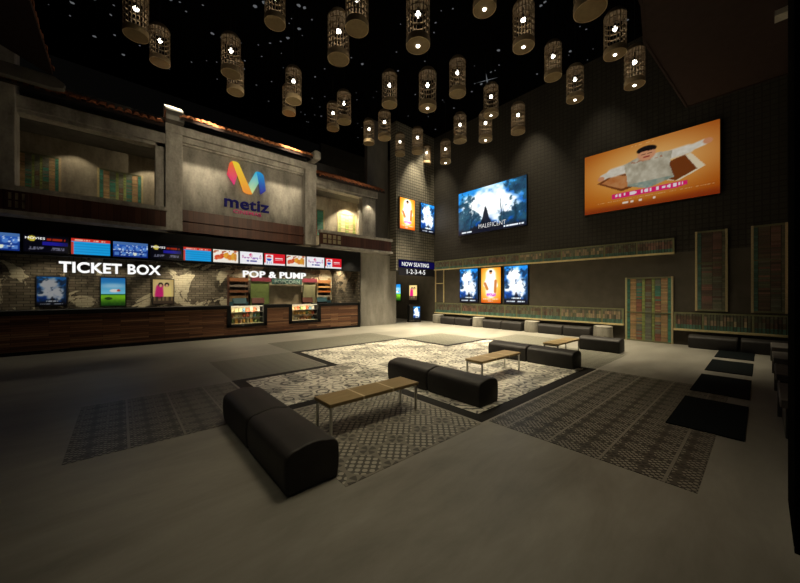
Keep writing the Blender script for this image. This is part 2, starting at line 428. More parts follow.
def orange_wide(u, v):            # a laughing man in a white shirt and pale dress with a big open book
    c = mixc((150, 58, 8), (206, 116, 20), ell(u, v, .4, .5, .62, .62, .8))
    u -= .045; v -= .02
    c = mixc(c, (244, 206, 140), ell(u, v, .5, .6, .44, .34, .95)*.75)
    c = mixc(c, (120, 30, 10), ss(.12, 0, v)*.6)
    if poly_in(u, v, [(.07, .47), (.22, .58), (.40, .50), (.36, .30), (.28, .27)]): c = (120, 62, 24)
    if poly_in(u, v, [(.11, .46), (.22, .55), (.37, .48), (.33, .33), (.28, .31)]): c = mixc((176, 96, 40), (205, 150, 100), fbm(u*30, v*20, 2))
    if poly_in(u, v, [(.62, .52), (.78, .62), (.87, .40), (.70, .26), (.62, .30)]): c = (226, 210, 176)
    if poly_in(u, v, [(.61, .55), (.74, .62), (.82, .38), (.68, .27), (.62, .32)]): c = (118, 58, 20)
    for a, b, r in (((.35, .62), (.20, .60), .075), ((.20, .60), (.12, .56), .05), ((.62, .66), (.76, .68), .07), ((.76, .68), (.86, .72), .045)):
        k = seg(u, v, a, b, r, 1.65); n = fbm(u*40, v*30, 7)
        c = mixc(c, mixc((205, 195, 175), (238, 232, 218), n), k)
    c = mixc(c, (205, 140, 100), ell(u, v, .105, .54, .03, .04)); c = mixc(c, (205, 140, 100), ell(u, v, .885, .73, .03, .04))
    body = [(.30, .68), (.40, .74), (.55, .75), (.66, .72), (.64, .52), (.67, .33), (.48, .24), (.33, .33), (.32, .50)]
    if poly_in(u, v, body):
        n = fbm(u*26, v*12, 4); c = mixc((150, 140, 116), (216, 208, 186), n*1.1)
        if v < .36: c = mixc(c, (96, 130, 124), .55*vn(u*50, v*30, 3)+.2)
    if .66 < v < .70 and .36 < u < .60 and vn(u*60, v*60, 1) > .5: c = (170, 120, 90)
    c = mixc(c, (214, 150, 110), ell(u, v, .475, .77, .068, .10))
    if v > .74: c = mixc(c, (20, 14, 14), ell(u, v, .475, .835, .074, .058, .1)*ss(.812, .826, v+.9*max(0, abs(u-.475)-.045)+.012*vn(u*90, 3)))
    if abs(v-.772) < .008 and (abs(u-.452) < .016 or abs(u-.50) < .016): c = (60, 30, 20)
    c = mixc(c, (150, 50, 45), ell(u, v, .475, .725, .026, .012))
    if poly_in(u, v, [(.20, .25), (.76, .25), (.76, .19), (.70, .17), (.20, .17)]): c = (226, 30, 110)
    if .185 < v < .24 and .23 < u < .73 and h2(int(u*90), 2) > .4 and abs(v-.212) < .012+.016*h2(int(u*90), 5): c = (246, 232, 238)
    if .125 < v < .14 and .06 < u < .92 and h2(int(u*150), 8) > .45: c = mixc(c, (235, 200, 150), .6)
    if .06 < v < .10 and .29 < u < .56 and h2(int(u*48), 6) > .45: c = (240, 225, 205)
    if .93 < v < .95 and .3 < u < .62 and h2(int(u*70), 6) > .5: c = mixc(c, (240, 200, 140), .7)
    return c
def orange_tall(u, v):            # figure in white standing in an orange glow
    c = mixc((214, 84, 8), (255, 176, 30), ell(u, v, .5, .55, .65, .6, .8))
    c = mixc(c, (255, 236, 150), ell(u, v, .48, .55, .42, .42, .8)*.8)
    for a, b, r in (((.5, .82), (.5, .3), .17), ((.42, .74), (.24, .52), .08), ((.6, .74), (.74, .5), .08)):
        c = mixc(c, (255, 252, 244), seg(u, v, a, b, r, .64))
    for a, b in (((.2, .55), (.32, .40)), ((.75, .62), (.72, .32))): c = mixc(c, (190, 96, 20), seg(u, v, a, b, .045, .64)*.8)
    c = mixc(c, (222, 160, 118), ell(u, v, .5, .87, .075, .05)); c = mixc(c, (30, 18, 14), ell(u, v, .5, .905, .085, .034))
    if .19 < v < .27 and .28 < u < .76: c = mixc(c, (200, 60, 190), .8 if h2(int(u*26), int(v*60)) > .3 else .25)
    if .10 < v < .125 and .1 < u < .9 and h2(int(u*46), 4) > .35: c = (255, 226, 190)
    if .035 < v < .07 and .34 < u < .66 and h2(int(u*40), 4) > .3: c = (255, 240, 225)
    return mixc(c, (176, 44, 8), ss(.16, .0, v)*.5)
def field_art(u, v):              # green field under a blue sky with a small plane
    c = mixc((120, 205, 235), (20, 118, 190), ss(.4, 1, v))
    c = mixc(c, (230, 245, 250), ell(u, v, .5, .72, .5, .08, .8)*.5)
    if v < .42: c = mixc((20, 60, 14), (120, 185, 30), ss(.0, .34, v)+.3*(fbm(u*9, v*16, 2)-.5))
    if .37 < v < .42: c = (30, 110, 40)
    c = mixc(c, (236, 232, 228), ell(u, v, .55, .54, .2, .06)); c = mixc(c, (200, 60, 50), ell(u, v, .72, .55, .08, .04))
    c = mixc(c, (20, 40, 14), ell(u, v, .3, .26, .16, .05)*.8)
    return c
def duo_art(u, v):                # two people in a pink and a cream dress on cream paper
    c = mixc((235, 214, 150), (206, 170, 100), math.hypot(u-.5, v-.6)*1.2)
    c = mixc(c, (205, 30, 110), seg(u, v, (.36, .66), (.3, .36), .16, .72)); c = mixc(c, (236, 208, 120), seg(u, v, (.68, .66), (.72, .36), .15, .72))
    for x, y in ((.37, .76), (.67, .76)):
        c = mixc(c, (30, 18, 16), ell(u, v, x, y+.03, .12, .09)); c = mixc(c, (226, 170, 130), ell(u, v, x, y-.01, .07, .06))
    if v < .30: c = mixc(c, (44, 32, 24), .9 if v < .05 or h2(int(u*16), 3) > .5 or v < .12 else .6)
    return c
def cyan_table(u, v):
    c = (24, 160, 226)
    if v > .80: c = (206, 48, 34)
    if v > .80 and abs(v-.9) < .04 and .08 < u < .9 and h2(int(u*40), 1) > .45: c = (240, 190, 170)
    if v < .80 and (abs((v*6) % 1-.5) > .46 or abs((u*3) % 1-.5) > .49): c = (16, 130, 196)
    if v < .78 and u < .05: c = (190, 60, 50)
    return c
def blue_table(u, v):
    c = mixc((18, 44, 120), (42, 96, 190), ss(0, 1, v))
    if v > .82: c = (70, 110, 170)
    n = ((u*5) % 1-.5, (v*2.6) % 1-.5)
    if .1 < v < .8 and math.hypot(*n) < .36: c = mixc(c, (96, 146, 220), .75)
    if .1 < v < .8 and h2(int(u*30), int(v*14)) > .86: c = (190, 214, 240)
    if ell(u, v, .62, .22, .05, .09) > .5: c = (226, 232, 210)
    return c
def movie_board(u, v):
    c = (6, 6, 16)
    if .44 < v < .66 and u > .42: c = mixc((30, 26, 140), (8, 8, 50), ss(.7, 1., u)*.6)
    if .74 < v < .86 and .5 < u < .93 and h2(int(u*42), 2) > .3: c = (150, 40, 18)
    if .14 < v < .32 and .12 < u < .45 and h2(int(u*40), int(v*16)) > .5: c = (100, 100, 118)
    if .14 < v < .32 and .62 < u < .92 and h2(int(u*40), int(v*16)+9) > .5: c = (100, 100, 118)
    k = ell(u, v, .18, .80, .085, .16)
    if k > .5: c = (196, 178, 60)
    return c
def food_board(u, v):
    c = (250, 244, 232)
    if v > .74: c = mixc(c, (190, 90, 40), ss(.55, .6, vn(u*16, v*9, 4)))
    for x, y, rx, ry, k in ((.22, .42, .17, .17, (206, 40, 24)), (.36, .55, .10, .16, (196, 44, 22)), (.52, .55, .12, .24, (226, 146, 30)), (.66, .42, .12, .22, (214, 112, 26)), (.78, .5, .07, .3, (216, 150, 34)), (.88, .48, .06, .32, (206, 120, 30)), (.12, .28, .08, .08, (214, 60, 34))):
        c = mixc(c, mixc(k, (250, 214, 120), vn(u*30, v*20, 2)*.45), ell(u, v, x, y, rx, ry))
    return c
def pink_board(u, v):
    c = (250, 250, 254)
    for x, y, rx, ry, k in ((.47, .74, .08, .16, (222, 90, 140)), (.12, .6, .04, .12, (200, 90, 160)), (.9, .6, .03, .2, (196, 80, 150)), (.2, .48, .03, .08, (170, 120, 190))):
        if ell(u, v, x, y, rx, ry) > .5 and vn(u*50, v*30, 1) > .32: c = k
    if .38 < v < .56 and .22 < u < .86 and h2(int(u*24), int(v*12)) > .4: c = mixc((214, 110, 170), (130, 130, 210), u)
    if .18 < v < .32 and .28 < u < .74 and h2(int(u*28), 7) > .22: c = (70, 70, 160)
    return c
def red_board(u, v):
    c = (224, 22, 40) if v > .14 else (246, 240, 240)
    if u < .40: c = (248, 248, 250)
    if u < .40 and v > .90: c = (224, 22, 40)
    if u < .07 and v > .2: c = (224, 22, 40)
    k = ell(u, v, .22, .60, .13, .26)
    if k > .5: c = (226, 60, 70) if v > .66 else ((250, 250, 250) if v > .58 else (50, 80, 190))
    if .1 < v < .32 and .12 < u < .34 and h2(int(u*26), 3) > .4: c = (150, 160, 214)
    if .58 < v < .66 and .50 < u < .92 and h2(int(u*40), 3) > .25: c = (252, 226, 228)
    if .42 < v < .48 and .52 < u < .9 and h2(int(u*50), 5) > .3: c = (250, 206, 210)
    return c

ART_A = lit_art('backlit_print', 1.2); ART_B = lit_art('backlit_print_dim', .62); ART_S = lit_art('lcd_picture', .85)
ART_DIM = lit_art('backlit_print_faint', .22)
ART_BRIGHT = lit_art('backlit_print_bright', 1.5)
def lightbox(name, label, cat, loc, facing, w, h, depth, paint, nx, ny, mat, group=None, rim=.03):
    """picture box hung on a wall; loc = its lower corner at the viewer's left, on the wall"""
    rz = 0 if facing == '-y' else -PI/2
    o = thing(name, label, cat, loc, rz, group)
    MB().box(0, w, -depth, 0, 0, h).build('case', M['blackgloss'], o)
    me = grid_art('picture', w-2*rim, h-2*rim, nx, ny, paint, mat)
    p = bpy.data.objects.new('picture', me); COL.objects.link(p); p.parent = o; p.location = (rim, -depth-.004, rim)
    return o

# ------------------------------------------------------------------ room shell
YF = 13.15; XR = 13.75; YM = 12.65; ZC = 10.7; YB = 16.0
structure(MB().box(-8, XR+.3, -3, 17.8, -.2, 0).build('floor', M['floor']), 'polished grey screed floor with long streaks', 'floor')
structure(MB().box(-8, XR+.3, -3, 17.8, ZC, ZC+.2).build('ceiling', M['ceiling']), 'black ceiling sprinkled with tiny star lights', 'ceiling')
structure(MB().box(XR, XR+.25, -3, YM, 3.02, ZC).build('wall_right', M['mosaic_right']), 'dark mosaic wall carrying the two wide film posters', 'wall')
structure(MB().box(XR, XR+.25, -3, YM, 0, 3.02).build('wall_right_lower', M['wall_warm']), 'plain dark lower wall behind the benches and small posters', 'wall')
structure(MB().box(XR, XR+.25, YM, 17.8, 0, ZC).build('wall_corridor', M['wall_warm']), 'dark wall of the corridor below the hanging sign', 'wall')
structure(MB().box(10.85, XR, YM, YM+.5, 2.86, ZC).build('wall_back', M['mosaic_back']), 'pale mosaic wall with two tall lit posters above the corridor', 'wall')
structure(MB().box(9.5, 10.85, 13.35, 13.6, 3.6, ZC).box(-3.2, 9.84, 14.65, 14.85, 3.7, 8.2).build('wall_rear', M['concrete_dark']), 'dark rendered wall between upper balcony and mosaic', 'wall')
structure(MB().box(9.05, XR, 17.5, 17.7, 0, ZC).build('wall_end', M['wall_plain']), 'dark end wall of the corridor', 'wall')
structure(MB().box(-3.6, 8.95, YB, YB+.2, 0, 3.72).build('wall_shop', M['brick']), 'old brick wall with peeling plaster behind the counter', 'wall')
structure(MB().box(8.95, 9.05, 13.35, YB, 0, 3.7).build('wall_shop_side', M['brick_side']), 'worn brown brick side wall at counter end', 'wall')
structure(MB().box(-4.2, -3.6, -3, YB, 0, ZC).build('wall_left', M['concrete_dark']), 'dark wall of the left wing', 'wall')
structure(MB().box(4.6, XR, -1.1, -.85, 0, ZC).build('wall_near', M['wall_plain']), 'dark wall behind the side benches', 'wall')

# concrete pier beside the counter (round nosed), corridor lintel
pier = [(9.05, 16.0), (9.05, 13.6), (9.12, 13.36), (9.3, 13.24), (9.6, 13.2), (10.9, 13.2), (11.25, 13.22), (11.4, 13.3), (11.45, 13.45), (11.45, 17.5), (9.05, 17.5)]
structure(MB().prism(pier, 'z', 0, 3.68).build('concrete_pillar', M['pier'], None, True), 'broad round-edged concrete pillar right of the counter', 'pillar')
# upper facade
def pillar(x0, x1, y0, y1, z0, z1, label, mat='concrete'):
    return structure(MB().box(x0, x1, y0, y1, z0, z1).build('concrete_pillar', M[mat], None, False, .015), label, 'pillar')
pillar(1.11, 1.58, 13.0, 13.45, 3.78, 7.30, 'concrete pillar left of the ribbon logo')
pillar(5.98, 6.5, 13.0, 13.45, 3.8, 7.30, 'concrete pillar right of the ribbon logo')
pillar(.85, 1.11, 13.1, 13.45, 4.45, 6.85, 'narrow concrete post at end of the left balcony')
pillar(9.03, 9.84, 13.1, 13.45, 4.3, 6.5, 'concrete post at the far end of the right balcony')
pillar(-2.75, -2.08, 12.9, 13.45, 4.4, 10.68, 'dark concrete post at the left edge of the photo', 'concrete')
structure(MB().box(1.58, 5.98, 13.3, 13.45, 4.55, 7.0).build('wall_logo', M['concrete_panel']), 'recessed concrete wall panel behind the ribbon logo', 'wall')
structure(MB().box(1.11, 6.5, 12.98, 13.45, 7.05, 7.32).box(1.58, 5.98, 13.1, 13.45, 6.86, 7.05).box(1.58, 5.98, 13.2, 13.45, 6.80, 6.86).build('concrete_beam', M['concrete']), 'stepped concrete beam above the ribbon logo', 'beam')
structure(MB().box(-3.2, 1.11, 13.0, 13.45, 6.62, 6.95).box(-3.2, 1.11, 13.1, 13.45, 6.52, 6.62).build('concrete_beam', M['concrete']), 'concrete beam over the left balcony', 'beam')
structure(MB().box(6.5, 9.9, 13.0, 13.45, 6.52, 6.82).box(6.5, 9.84, 13.1, 13.45, 6.42, 6.52).build('concrete_beam', M['concrete']), 'concrete beam over the right balcony', 'beam')
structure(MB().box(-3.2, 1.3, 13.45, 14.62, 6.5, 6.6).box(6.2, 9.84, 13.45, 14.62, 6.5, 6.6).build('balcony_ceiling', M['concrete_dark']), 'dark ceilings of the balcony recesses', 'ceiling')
structure(MB().box(-3.2, 9.84, 14.5, 14.64, 3.75, 6.5).build('wall_balcony', M['plaster']), 'stained plaster wall at the back of the balconies', 'wall')
structure(MB().box(1.3, 1.5, 13.45, 14.5, 4.0, 6.5).box(6.1, 6.3, 13.45, 14.5, 4.0, 6.5).box(9.64, 9.84, 13.45, 14.5, 4.0, 6.5).build('balcony_partition', M['plaster']), 'plaster side walls of the balcony recesses', 'wall')
# black fascia that carries the screens, shop ceiling
structure(MB().box(-3.6, 8.95, 13.16, 13.4, 2.74, 3.70).box(-3.6, 8.95, 13.4, YB, 3.3, 3.4).build('fascia_beam', M['black']), 'black fascia carrying the row of menu screens', 'beam')

# balconies
def balcony(x0, x1, label, ledge=True):
    o = thing('balcony', label, 'balcony', (x0, 12.65, 3.7))
    L = x1-x0
    MB().box(0, L, 0, 1.9, 0, .10).box(0, L, -.06, .1, 0, .10).build('slab', M['concrete'], o)
    MB().box(.02, L-.02, .04, .12, .10, .62).build('cladding', M['boards'], o)
    MB().box(0, L, -.05, .2, .62, .74).build('coping', M['concrete'], o)
    return o
bl = balcony(-3.2, 1.12, 'long left balcony with dark red-brown boards and concrete coping')
br = balcony(6.5, 10.56, 'right balcony with red-brown boards below the bright shutter')
def balcony_window(parent, x, w, z0=.16, h=.42, nc=3):
    f = MB()
    for i in range(nc+1): f.box(x+i*w/nc-.03, x+i*w/nc+.03, -.0, .045, z0, z0+h)
    for j in range(3): f.box(x-.02, x+w+.02, -.0, .045, z0+j*h/2-.018, z0+j*h/2+.018)
    fr = f.build('window', M['boards'], parent)
    MB().box(x, x+w, .02, .035, z0, z0+h).build('pane', M['pane'], fr)
t = NT('frosted_yellow_pane'); M['pane'] = t.base(t.ramp(t.noise(t.pos(), 5, 3), [(.3, (.32, .27, .16)), (.7, (.5, .43, .27))]), .5)
balcony_window(br, .12, .95, nc=4); balcony_window(bl, 1.02, .34)
o = thing('timber_spandrel', 'red-brown board strip under the ribbon logo', 'cladding', (1.58, 13.0, 3.8))
MB().box(0, 4.4, .18, .42, .0, .76).build('cladding', M['boards'], o)
MB().box(0, 4.4, .10, .22, .36, .44).build('rail', M['boards'], o)

# tiled roofs: rows of round terracotta tile ends over a dark soffit
def roof(label, x0, x1, y, z, mat, back=1.6, rise=.75, rz=0, loc=None, pitch=.19, end=None):
    o = thing('tiled_roof', label, 'roof', loc or (x0, y, z), rz, None, 'structure')
    L = x1-x0; n = int(L/pitch)
    MB().prism([(0, -.12), (back, rise-.12), (back, rise-.02), (0, -.02)], 'x', 0, L).build('soffit', M['soffit'], o)
    tl = MB(); lw = MB()
    for i in range(n):
        cx = (i+.5)*L/n; r = pitch*.34+random.uniform(-.006, .006); dz = random.uniform(-.012, .012); dy = random.uniform(-.03, .02)
        vs = []; k = 7
        for (yy, zz) in ((dy, 0), (.45, .45*rise/back+.02), (.40, .40*rise/back-.02), (back, rise)):
            vs += [(cx+(r+.012)*math.cos(PI*j/(k-1)), yy, zz+dz+(r+.012)*math.sin(PI*j/(k-1))) for j in range(k)]
        fs = [(a*k+j, a*k+j+1, (a+1)*k+j+1, (a+1)*k+j) for a in (0, 2) for j in range(k-1)]+[tuple(range(k))]
        sh = random.uniform(.6, 1.25)
        tl.add(vs, fs)
        lw.box(i*L/n-.045, i*L/n+.045, .0, .10, -.05, .0)
    tl.build('tile_row', mat, o); lw.build('pan_tile', M['terracotta_dark'], o)
    if end:
        for ex in end: MB().box(ex-.16, ex+.16, -.16, .7, -.14, .24).build('end_cap', M['concrete'], o, False, .09, 4)
    return o
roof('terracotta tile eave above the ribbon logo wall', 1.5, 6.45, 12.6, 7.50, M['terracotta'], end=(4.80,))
roof('dim terracotta tile eave above the left balcony', -3.2, 1.05, 12.6, 7.12, M['terracotta_dark'])
roof('short terracotta tile eave above the right balcony', 6.5, 10.0, 12.55, 6.80, M['terracotta_dark'])
o = thing('pillar_cap', 'brightly lit pale cap on top of the left logo pillar', 'cap', (1.34, 12.8, 7.32))
MB().box(-.24, .25, -.15, .5, .0, .30).build('block', M['concrete_dark'], o)
MB().prism([(-.17, .30), (.52, .30), (.52, .66), (.34, .66), (-.17, .36)], 'x', -.26, .22).build('capstone', M['white'], o, False, .01)
# left wing eave running towards the viewer, right wing soffit
roof('dark tile eave of the left wing beside the star ceiling', 0, 12.2, 0, 0, M['terracotta_dark'], 1.6, .7, PI/2, (-1.3, -.2, 7.36))
structure(MB().prism([(-3.6, 6.98), (-1.3, 6.98), (-1.12, 7.04), (-1.1, 7.16), (-1.3, 7.28), (-3.6, 7.28)], 'y', 12.05, 12.25).build('concrete_beam', M['concrete_dark']), 'dark grey beam end under the left wing eave', 'beam')
sf = structure(MB().prism([(3, -1.1), (12.1, -1.1), (12.1, 1.40), (8.3, 1.62), (7.2, 1.44), (3, 1.42)], 'z', 7.0, 7.14).build('soffit_slab', M['soffit']), 'dark brown roof soffit above the right wing', 'soffit')
structure(MB().prism([(12.14, 1.40), (12.14, 1.44), (8.3, 1.66), (7.2, 1.48), (3, 1.46), (3, 1.42), (7.2, 1.44), (8.3, 1.62)], 'z', 6.98, 7.22).box(12.1, 12.14, -1.1, 1.44, 6.98, 7.24).build('roof_edge_trim', M['soffit']), 'dark edge board of the right wing roof', 'trim')
structure(MB().box(3.3, 4.1, -.9, -.14, 0, ZC).build('dark_pillar', plain('dead_black', (.006, .0055, .005), 1, 0, 0)), 'dark pillar at the right edge of the photo', 'pillar')
MB().box(9.25, 9.5, -.34, -.16, 6.9, 7.0).build('lamp', M['drum'], sf)

# ------------------------------------------------------------------ floor tile fields
def field(name, x0, x1, y0, y1, mat, label, z=.004):
    return structure(MB().box(x0, x1, y0, y1, -.01, z).build(name, mat), label, 'tiles')
P = [(1.6,6.72),(1.6,4.5),(3.55,4.5),(3.55,2.42),(7.92,2.42),(7.92,4.62),(10.1,4.62),(10.1,6.72),(7.92,6.72),(7.92,8.85),(3.65,8.85),(3.65,6.72)]
def inset(P, d):
    out = []
    n = len(P)
    for i in range(n):
        a, b, c = Vector(P[i-1]), Vector(P[i]), Vector(P[(i+1) % n])
        e1 = (b-a).normalized(); e2 = (c-b).normalized()
        n1 = Vector((-e1.y, e1.x)); n2 = Vector((-e2.y, e2.x))
        q = b+(n1+n2)*d; out.append((q.x, q.y))
    return out
Pi = inset(P, .2)
structure(MB().prism(P, 'z', -.01, .003).build('tile_border_floor', M['border']), 'black stone border framing the patchwork tiles', 'tiles')
structure(MB().prism(Pi, 'z', -.005, .006).build('patchwork_floor', M['patch']), 'cream and black patchwork tile field in the middle', 'tiles')
field('encaustic_floor', 1.48, 3.5, 2.4, 4.46, M['tile_front'], 'bold rosette tile field between the two nearest seats')
field('encaustic_floor', -.44, 1.56, 4.55, 6.65, M['tile_left'], 'dark rosette tile field at the far left')
field('encaustic_floor', 3.66, 7.92, .36, 2.38, M['tile_right'], 'dark striped rosette tile field at the right')
field('encaustic_floor', 1.62, 3.6, 6.76, 8.85, M['tile_grey'], 'grey tile field left of the patchwork')
field('encaustic_floor', 3.7, 7.9, 8.9, 10.9, M['tile_grey'], 'grey tile field in front of the food counter')
field('encaustic_floor', 7.96, 10.05, 6.78, 8.85, M['tile_grey'], 'grey tile field behind the patchwork near the corridor')
field('encaustic_floor', 7.96, 10.35, 2.44, 4.58, M['tile_grey'], 'grey tile field around the farthest table')
field('encaustic_floor', 10.14, 12.1, 4.6, 6.6, M['tile_grey'], 'grey tile field before the wall benches')
for i, (x0, x1, lab) in enumerate(((5.33, 6.95, 'nearest and largest dark floor mat at the right'), (7.45, 9.08, 'second nearest dark floor mat at the right'),
                                   (9.6, 11.25, 'third dark floor mat at the right'), (11.75, 13.35, 'farthest dark floor mat by the right wall'))):
    tag(MB().box(x0, x1, .13, .83, .0, .016).build('floor_mat', M['mat']), lab, 'mat', 'dark mats along the right side')

# ------------------------------------------------------------------ seating
OW, OL, OH = .52, 1.05, .40
def make_ottoman(label):
    o = thing('ottoman', label, 'ottoman', (0,0,0))
    hw = OW/2; pr = [(hw-.02, .012), (hw-.004, .10), (hw, .20), (hw-.004, .28)]
    pr += [(hw-.11+.106*math.cos(t_), OH-.115+.09*math.sin(t_)) for t_ in [PI/2*k/7 for k in range(1, 8)]]+[(.07, OH-.006), (0, OH)]
    pr = pr+[(-x, z) for x, z in reversed(pr[:-1])]
    e_ = .035
    rings = [(-OL/2+e_*(1-math.cos(PI/2*j/4)), 1-.07*(1-math.sin(PI/2*j/4))) for j in range(5)]
    rings = rings+[(-y_, k) for y_, k in reversed(rings)]
    cu_ = MB(); n_ = len(pr)
    vs_ = [(x*k, y_, .012+(z-.012)*(1-(1-k)*.55)) for y_, k in rings for x, z in pr]
    fs_ = [(a_*n_+i, a_*n_+(i+1) % n_, (a_+1)*n_+(i+1) % n_, (a_+1)*n_+i) for a_ in range(len(rings)-1) for i in range(n_)]+[tuple(range(n_)), tuple((len(rings)-1)*n_+i for i in range(n_))]
    cu_.add(vs_, fs_).build('cushion', M['leather'], o, True)
    MB().box(-OW/2+.03, OW/2-.03, -OL/2+.03, OL/2-.03, 0, .014).build('plinth', M['black'], o)
    return o
ott = make_ottoman('charcoal leather ottoman, nearest of all to the viewer')
ott.location = (1.27, 3.11, 0); register(ott)
GO = 'charcoal ottomans'
ott['group'] = GO
dup(ott, (1.27, 4.19, 0), 'charcoal ottoman touching the nearest ottoman on its far end', GO)
dup(ott, (4.19, 3.25, 0), 'right-hand ottoman of the pair beyond the nearest table', GO)
dup(ott, (4.19, 4.33, 0), 'left-hand ottoman of the pair beyond the nearest table', GO)
dup(ott, (7.67, 3.25, 0), 'right-hand ottoman of the pair between middle and farthest tables', GO)
dup(ott, (7.67, 4.33, 0), 'left-hand ottoman of the pair between middle and farthest tables', GO)
dup(ott, (10.63, 3.13, 0), 'single ottoman at the far right in front of the concrete stool', GO)
def make_table(label):
    o = thing('coffee_table', label, 'table', (0,0,0)); L, W, H = 1.44, .40, .40
    MB().box(-L/2, L/2, -W/2, W/2, H-.045, H).build('tabletop', M['oak'], o, False, .006)
    for s in (-1, 1): 
        q = MB().box(s*L/6-.014, s*L/6+.014, -W/2-.001, W/2+.001, H-.044, H+.0015).build('inlay_strip', M['strip'], o)
    for sx in (-1, 1):
        for sy in (-1, 1):
            x = sx*(L/2-.03); y = sy*(W/2-.03)
            MB().box(x-.013, x+.013, y-.013, y+.013, 0, H-.045).build('leg', M['steel'], o)
        MB().box(sx*(L/2-.03)-.012, sx*(L/2-.03)+.012, -W/2+.045, W/2-.045, H-.07, H-.045).build('crossbar', M['steel'], o)
    return o
tb = make_table('slim wooden coffee table nearest the viewer with pale strips'); tb.location = (2.54, 3.5, 0); register(tb)
tb['group'] = 'wooden coffee tables'
dup(tb, (5.82, 3.66, 0), 'middle wooden coffee table standing on the patchwork tiles', 'wooden coffee tables')
dup(tb, (9.0, 3.58, 0), 'farthest wooden coffee table near the single ottoman', 'wooden coffee tables')
# concrete stools and wall benches
def make_stool(label):
    o = thing('drum_stool', label, 'stool', (0,0,0), 0, 'concrete drum stools')
    MB().lathe([(.31, 0), (.32, .02), (.30, .40), (.285, .415)], n=28).build('body', M['drum'], o, True)
    MB().lathe([(.285, .415), (.30, .42), (.30, .455), (.27, .47)], n=28).build('seat', M['drum'], o, True)
    return o
st = make_stool('concrete drum stool in the corner beside the corridor'); st.location = (13.4, 12.0, 0); register(st)
for y, lab in ((9.3, 'concrete drum stool under the left and middle small posters'), (6.58, 'concrete drum stool right of the three small posters'), (3.88, 'concrete drum stool left of the painted shutter door')):
    dup(st, (13.4, y, 0), lab, 'concrete drum stools')
GB = 'charcoal wall bench seats'
for y, lab in ((11.15, 'charcoal bench seat nearest the corridor on the right wall'), (10.15, 'charcoal bench seat below the leftmost small blue poster'),
               (8.44, 'charcoal bench seat below the small orange poster'), (7.44, 'charcoal bench seat below the rightmost small blue poster'),
               (5.73, 'left charcoal seat of the bench between third and fourth drum stools'), (4.73, 'right charcoal seat of the bench between third and fourth drum stools')):
    dup(ott, (13.4, y, 0), lab, GB).scale = (1, .92, 1)
dup(ott, (13.4, .98, 0), 'charcoal bench seat right of the painted shutter door', GB)
dup(ott, (13.4, -.13, 0), 'charcoal bench seat in the far right corner', GB)
def make_block(label):
    o = thing('seat_block', label, 'seat', (0,0,0), 0, 'grey-topped seat blocks along the right edge')
    MB().box(-.5, .5, -.25, .25, 0, .36).build('body', M['leather'], o, False, .01)
    MB().box(-.54, .54, -.28, .29, .36, .46).build('slab', M['concrete_dark'], o, False, .012)
    MB().box(.46, .54, -.28, .29, 0, .36).build('side', M['concrete_dark'], o)
    return o
bk = make_block('farthest grey-topped seat block along the right edge'); bk.location = (11.7, -.43, 0); register(bk)
for x, lab in ((9.85, 'second farthest grey-topped seat block along the right edge'), (8.05, 'third farthest grey-topped seat block along the right edge'), (6.3, 'grey-topped seat block nearest the viewer at the right edge')):
    dup(bk, (x, -.43, 0), lab)

# ------------------------------------------------------------------ counter with display cases
ct = thing('service_counter', 'long plank-faced service counter with black frame', 'counter', (-3.6, 13.15, 0))
W = 8.91+3.6
bays = [(2.98+3.6, 4.43+3.6), (5.33+3.6, 6.79+3.6)]
xs = [0.0]+[v for b in bays for v in b]+[W]
pl = MB()
for i in range(0, len(xs), 2): pl.box(xs[i], xs[i+1], .02, .10, .1, 1.08)
for a, b in bays: pl.box(a, b, .02, .10, .1, .40)
pl.build('plank_front', M['planks'], ct)
fr = MB().box(0, W, -.0, .12, 0, .10)
for i in range(0, len(xs), 2): fr.box(xs[i], xs[i+1], -.02, .75, 1.08, 1.2)
for a, b in bays: fr.box(a, a+.13, -.02, .72, .40, 1.2).box(b-.13, b, -.02, .72, .40, 1.2).box(a, b, -.02, .72, .38, .49)
fr.box(W-.12, W, -.02, .75, 0, 1.2)
fr.build('black_frame', M['black'], ct)
MB().box(0, W-.12, .65, .72, .1, 1.08).build('back_panel', M['black'], ct)
GD = 'glass display cases in the counter'
food_cols = [(.55, .12, .05), (.6, .35, .08), (.7, .6, .35), (.2, .3, .1), (.65, .62, .55), (.4, .18, .08), (.12, .25, .35)]
fm = [plain('snack_%d' % i, c, .5) for i, c in enumerate(food_cols)]
t = NT('cream_case_lining'); M['lining'] = t.base((.62, .55, .38), .6)
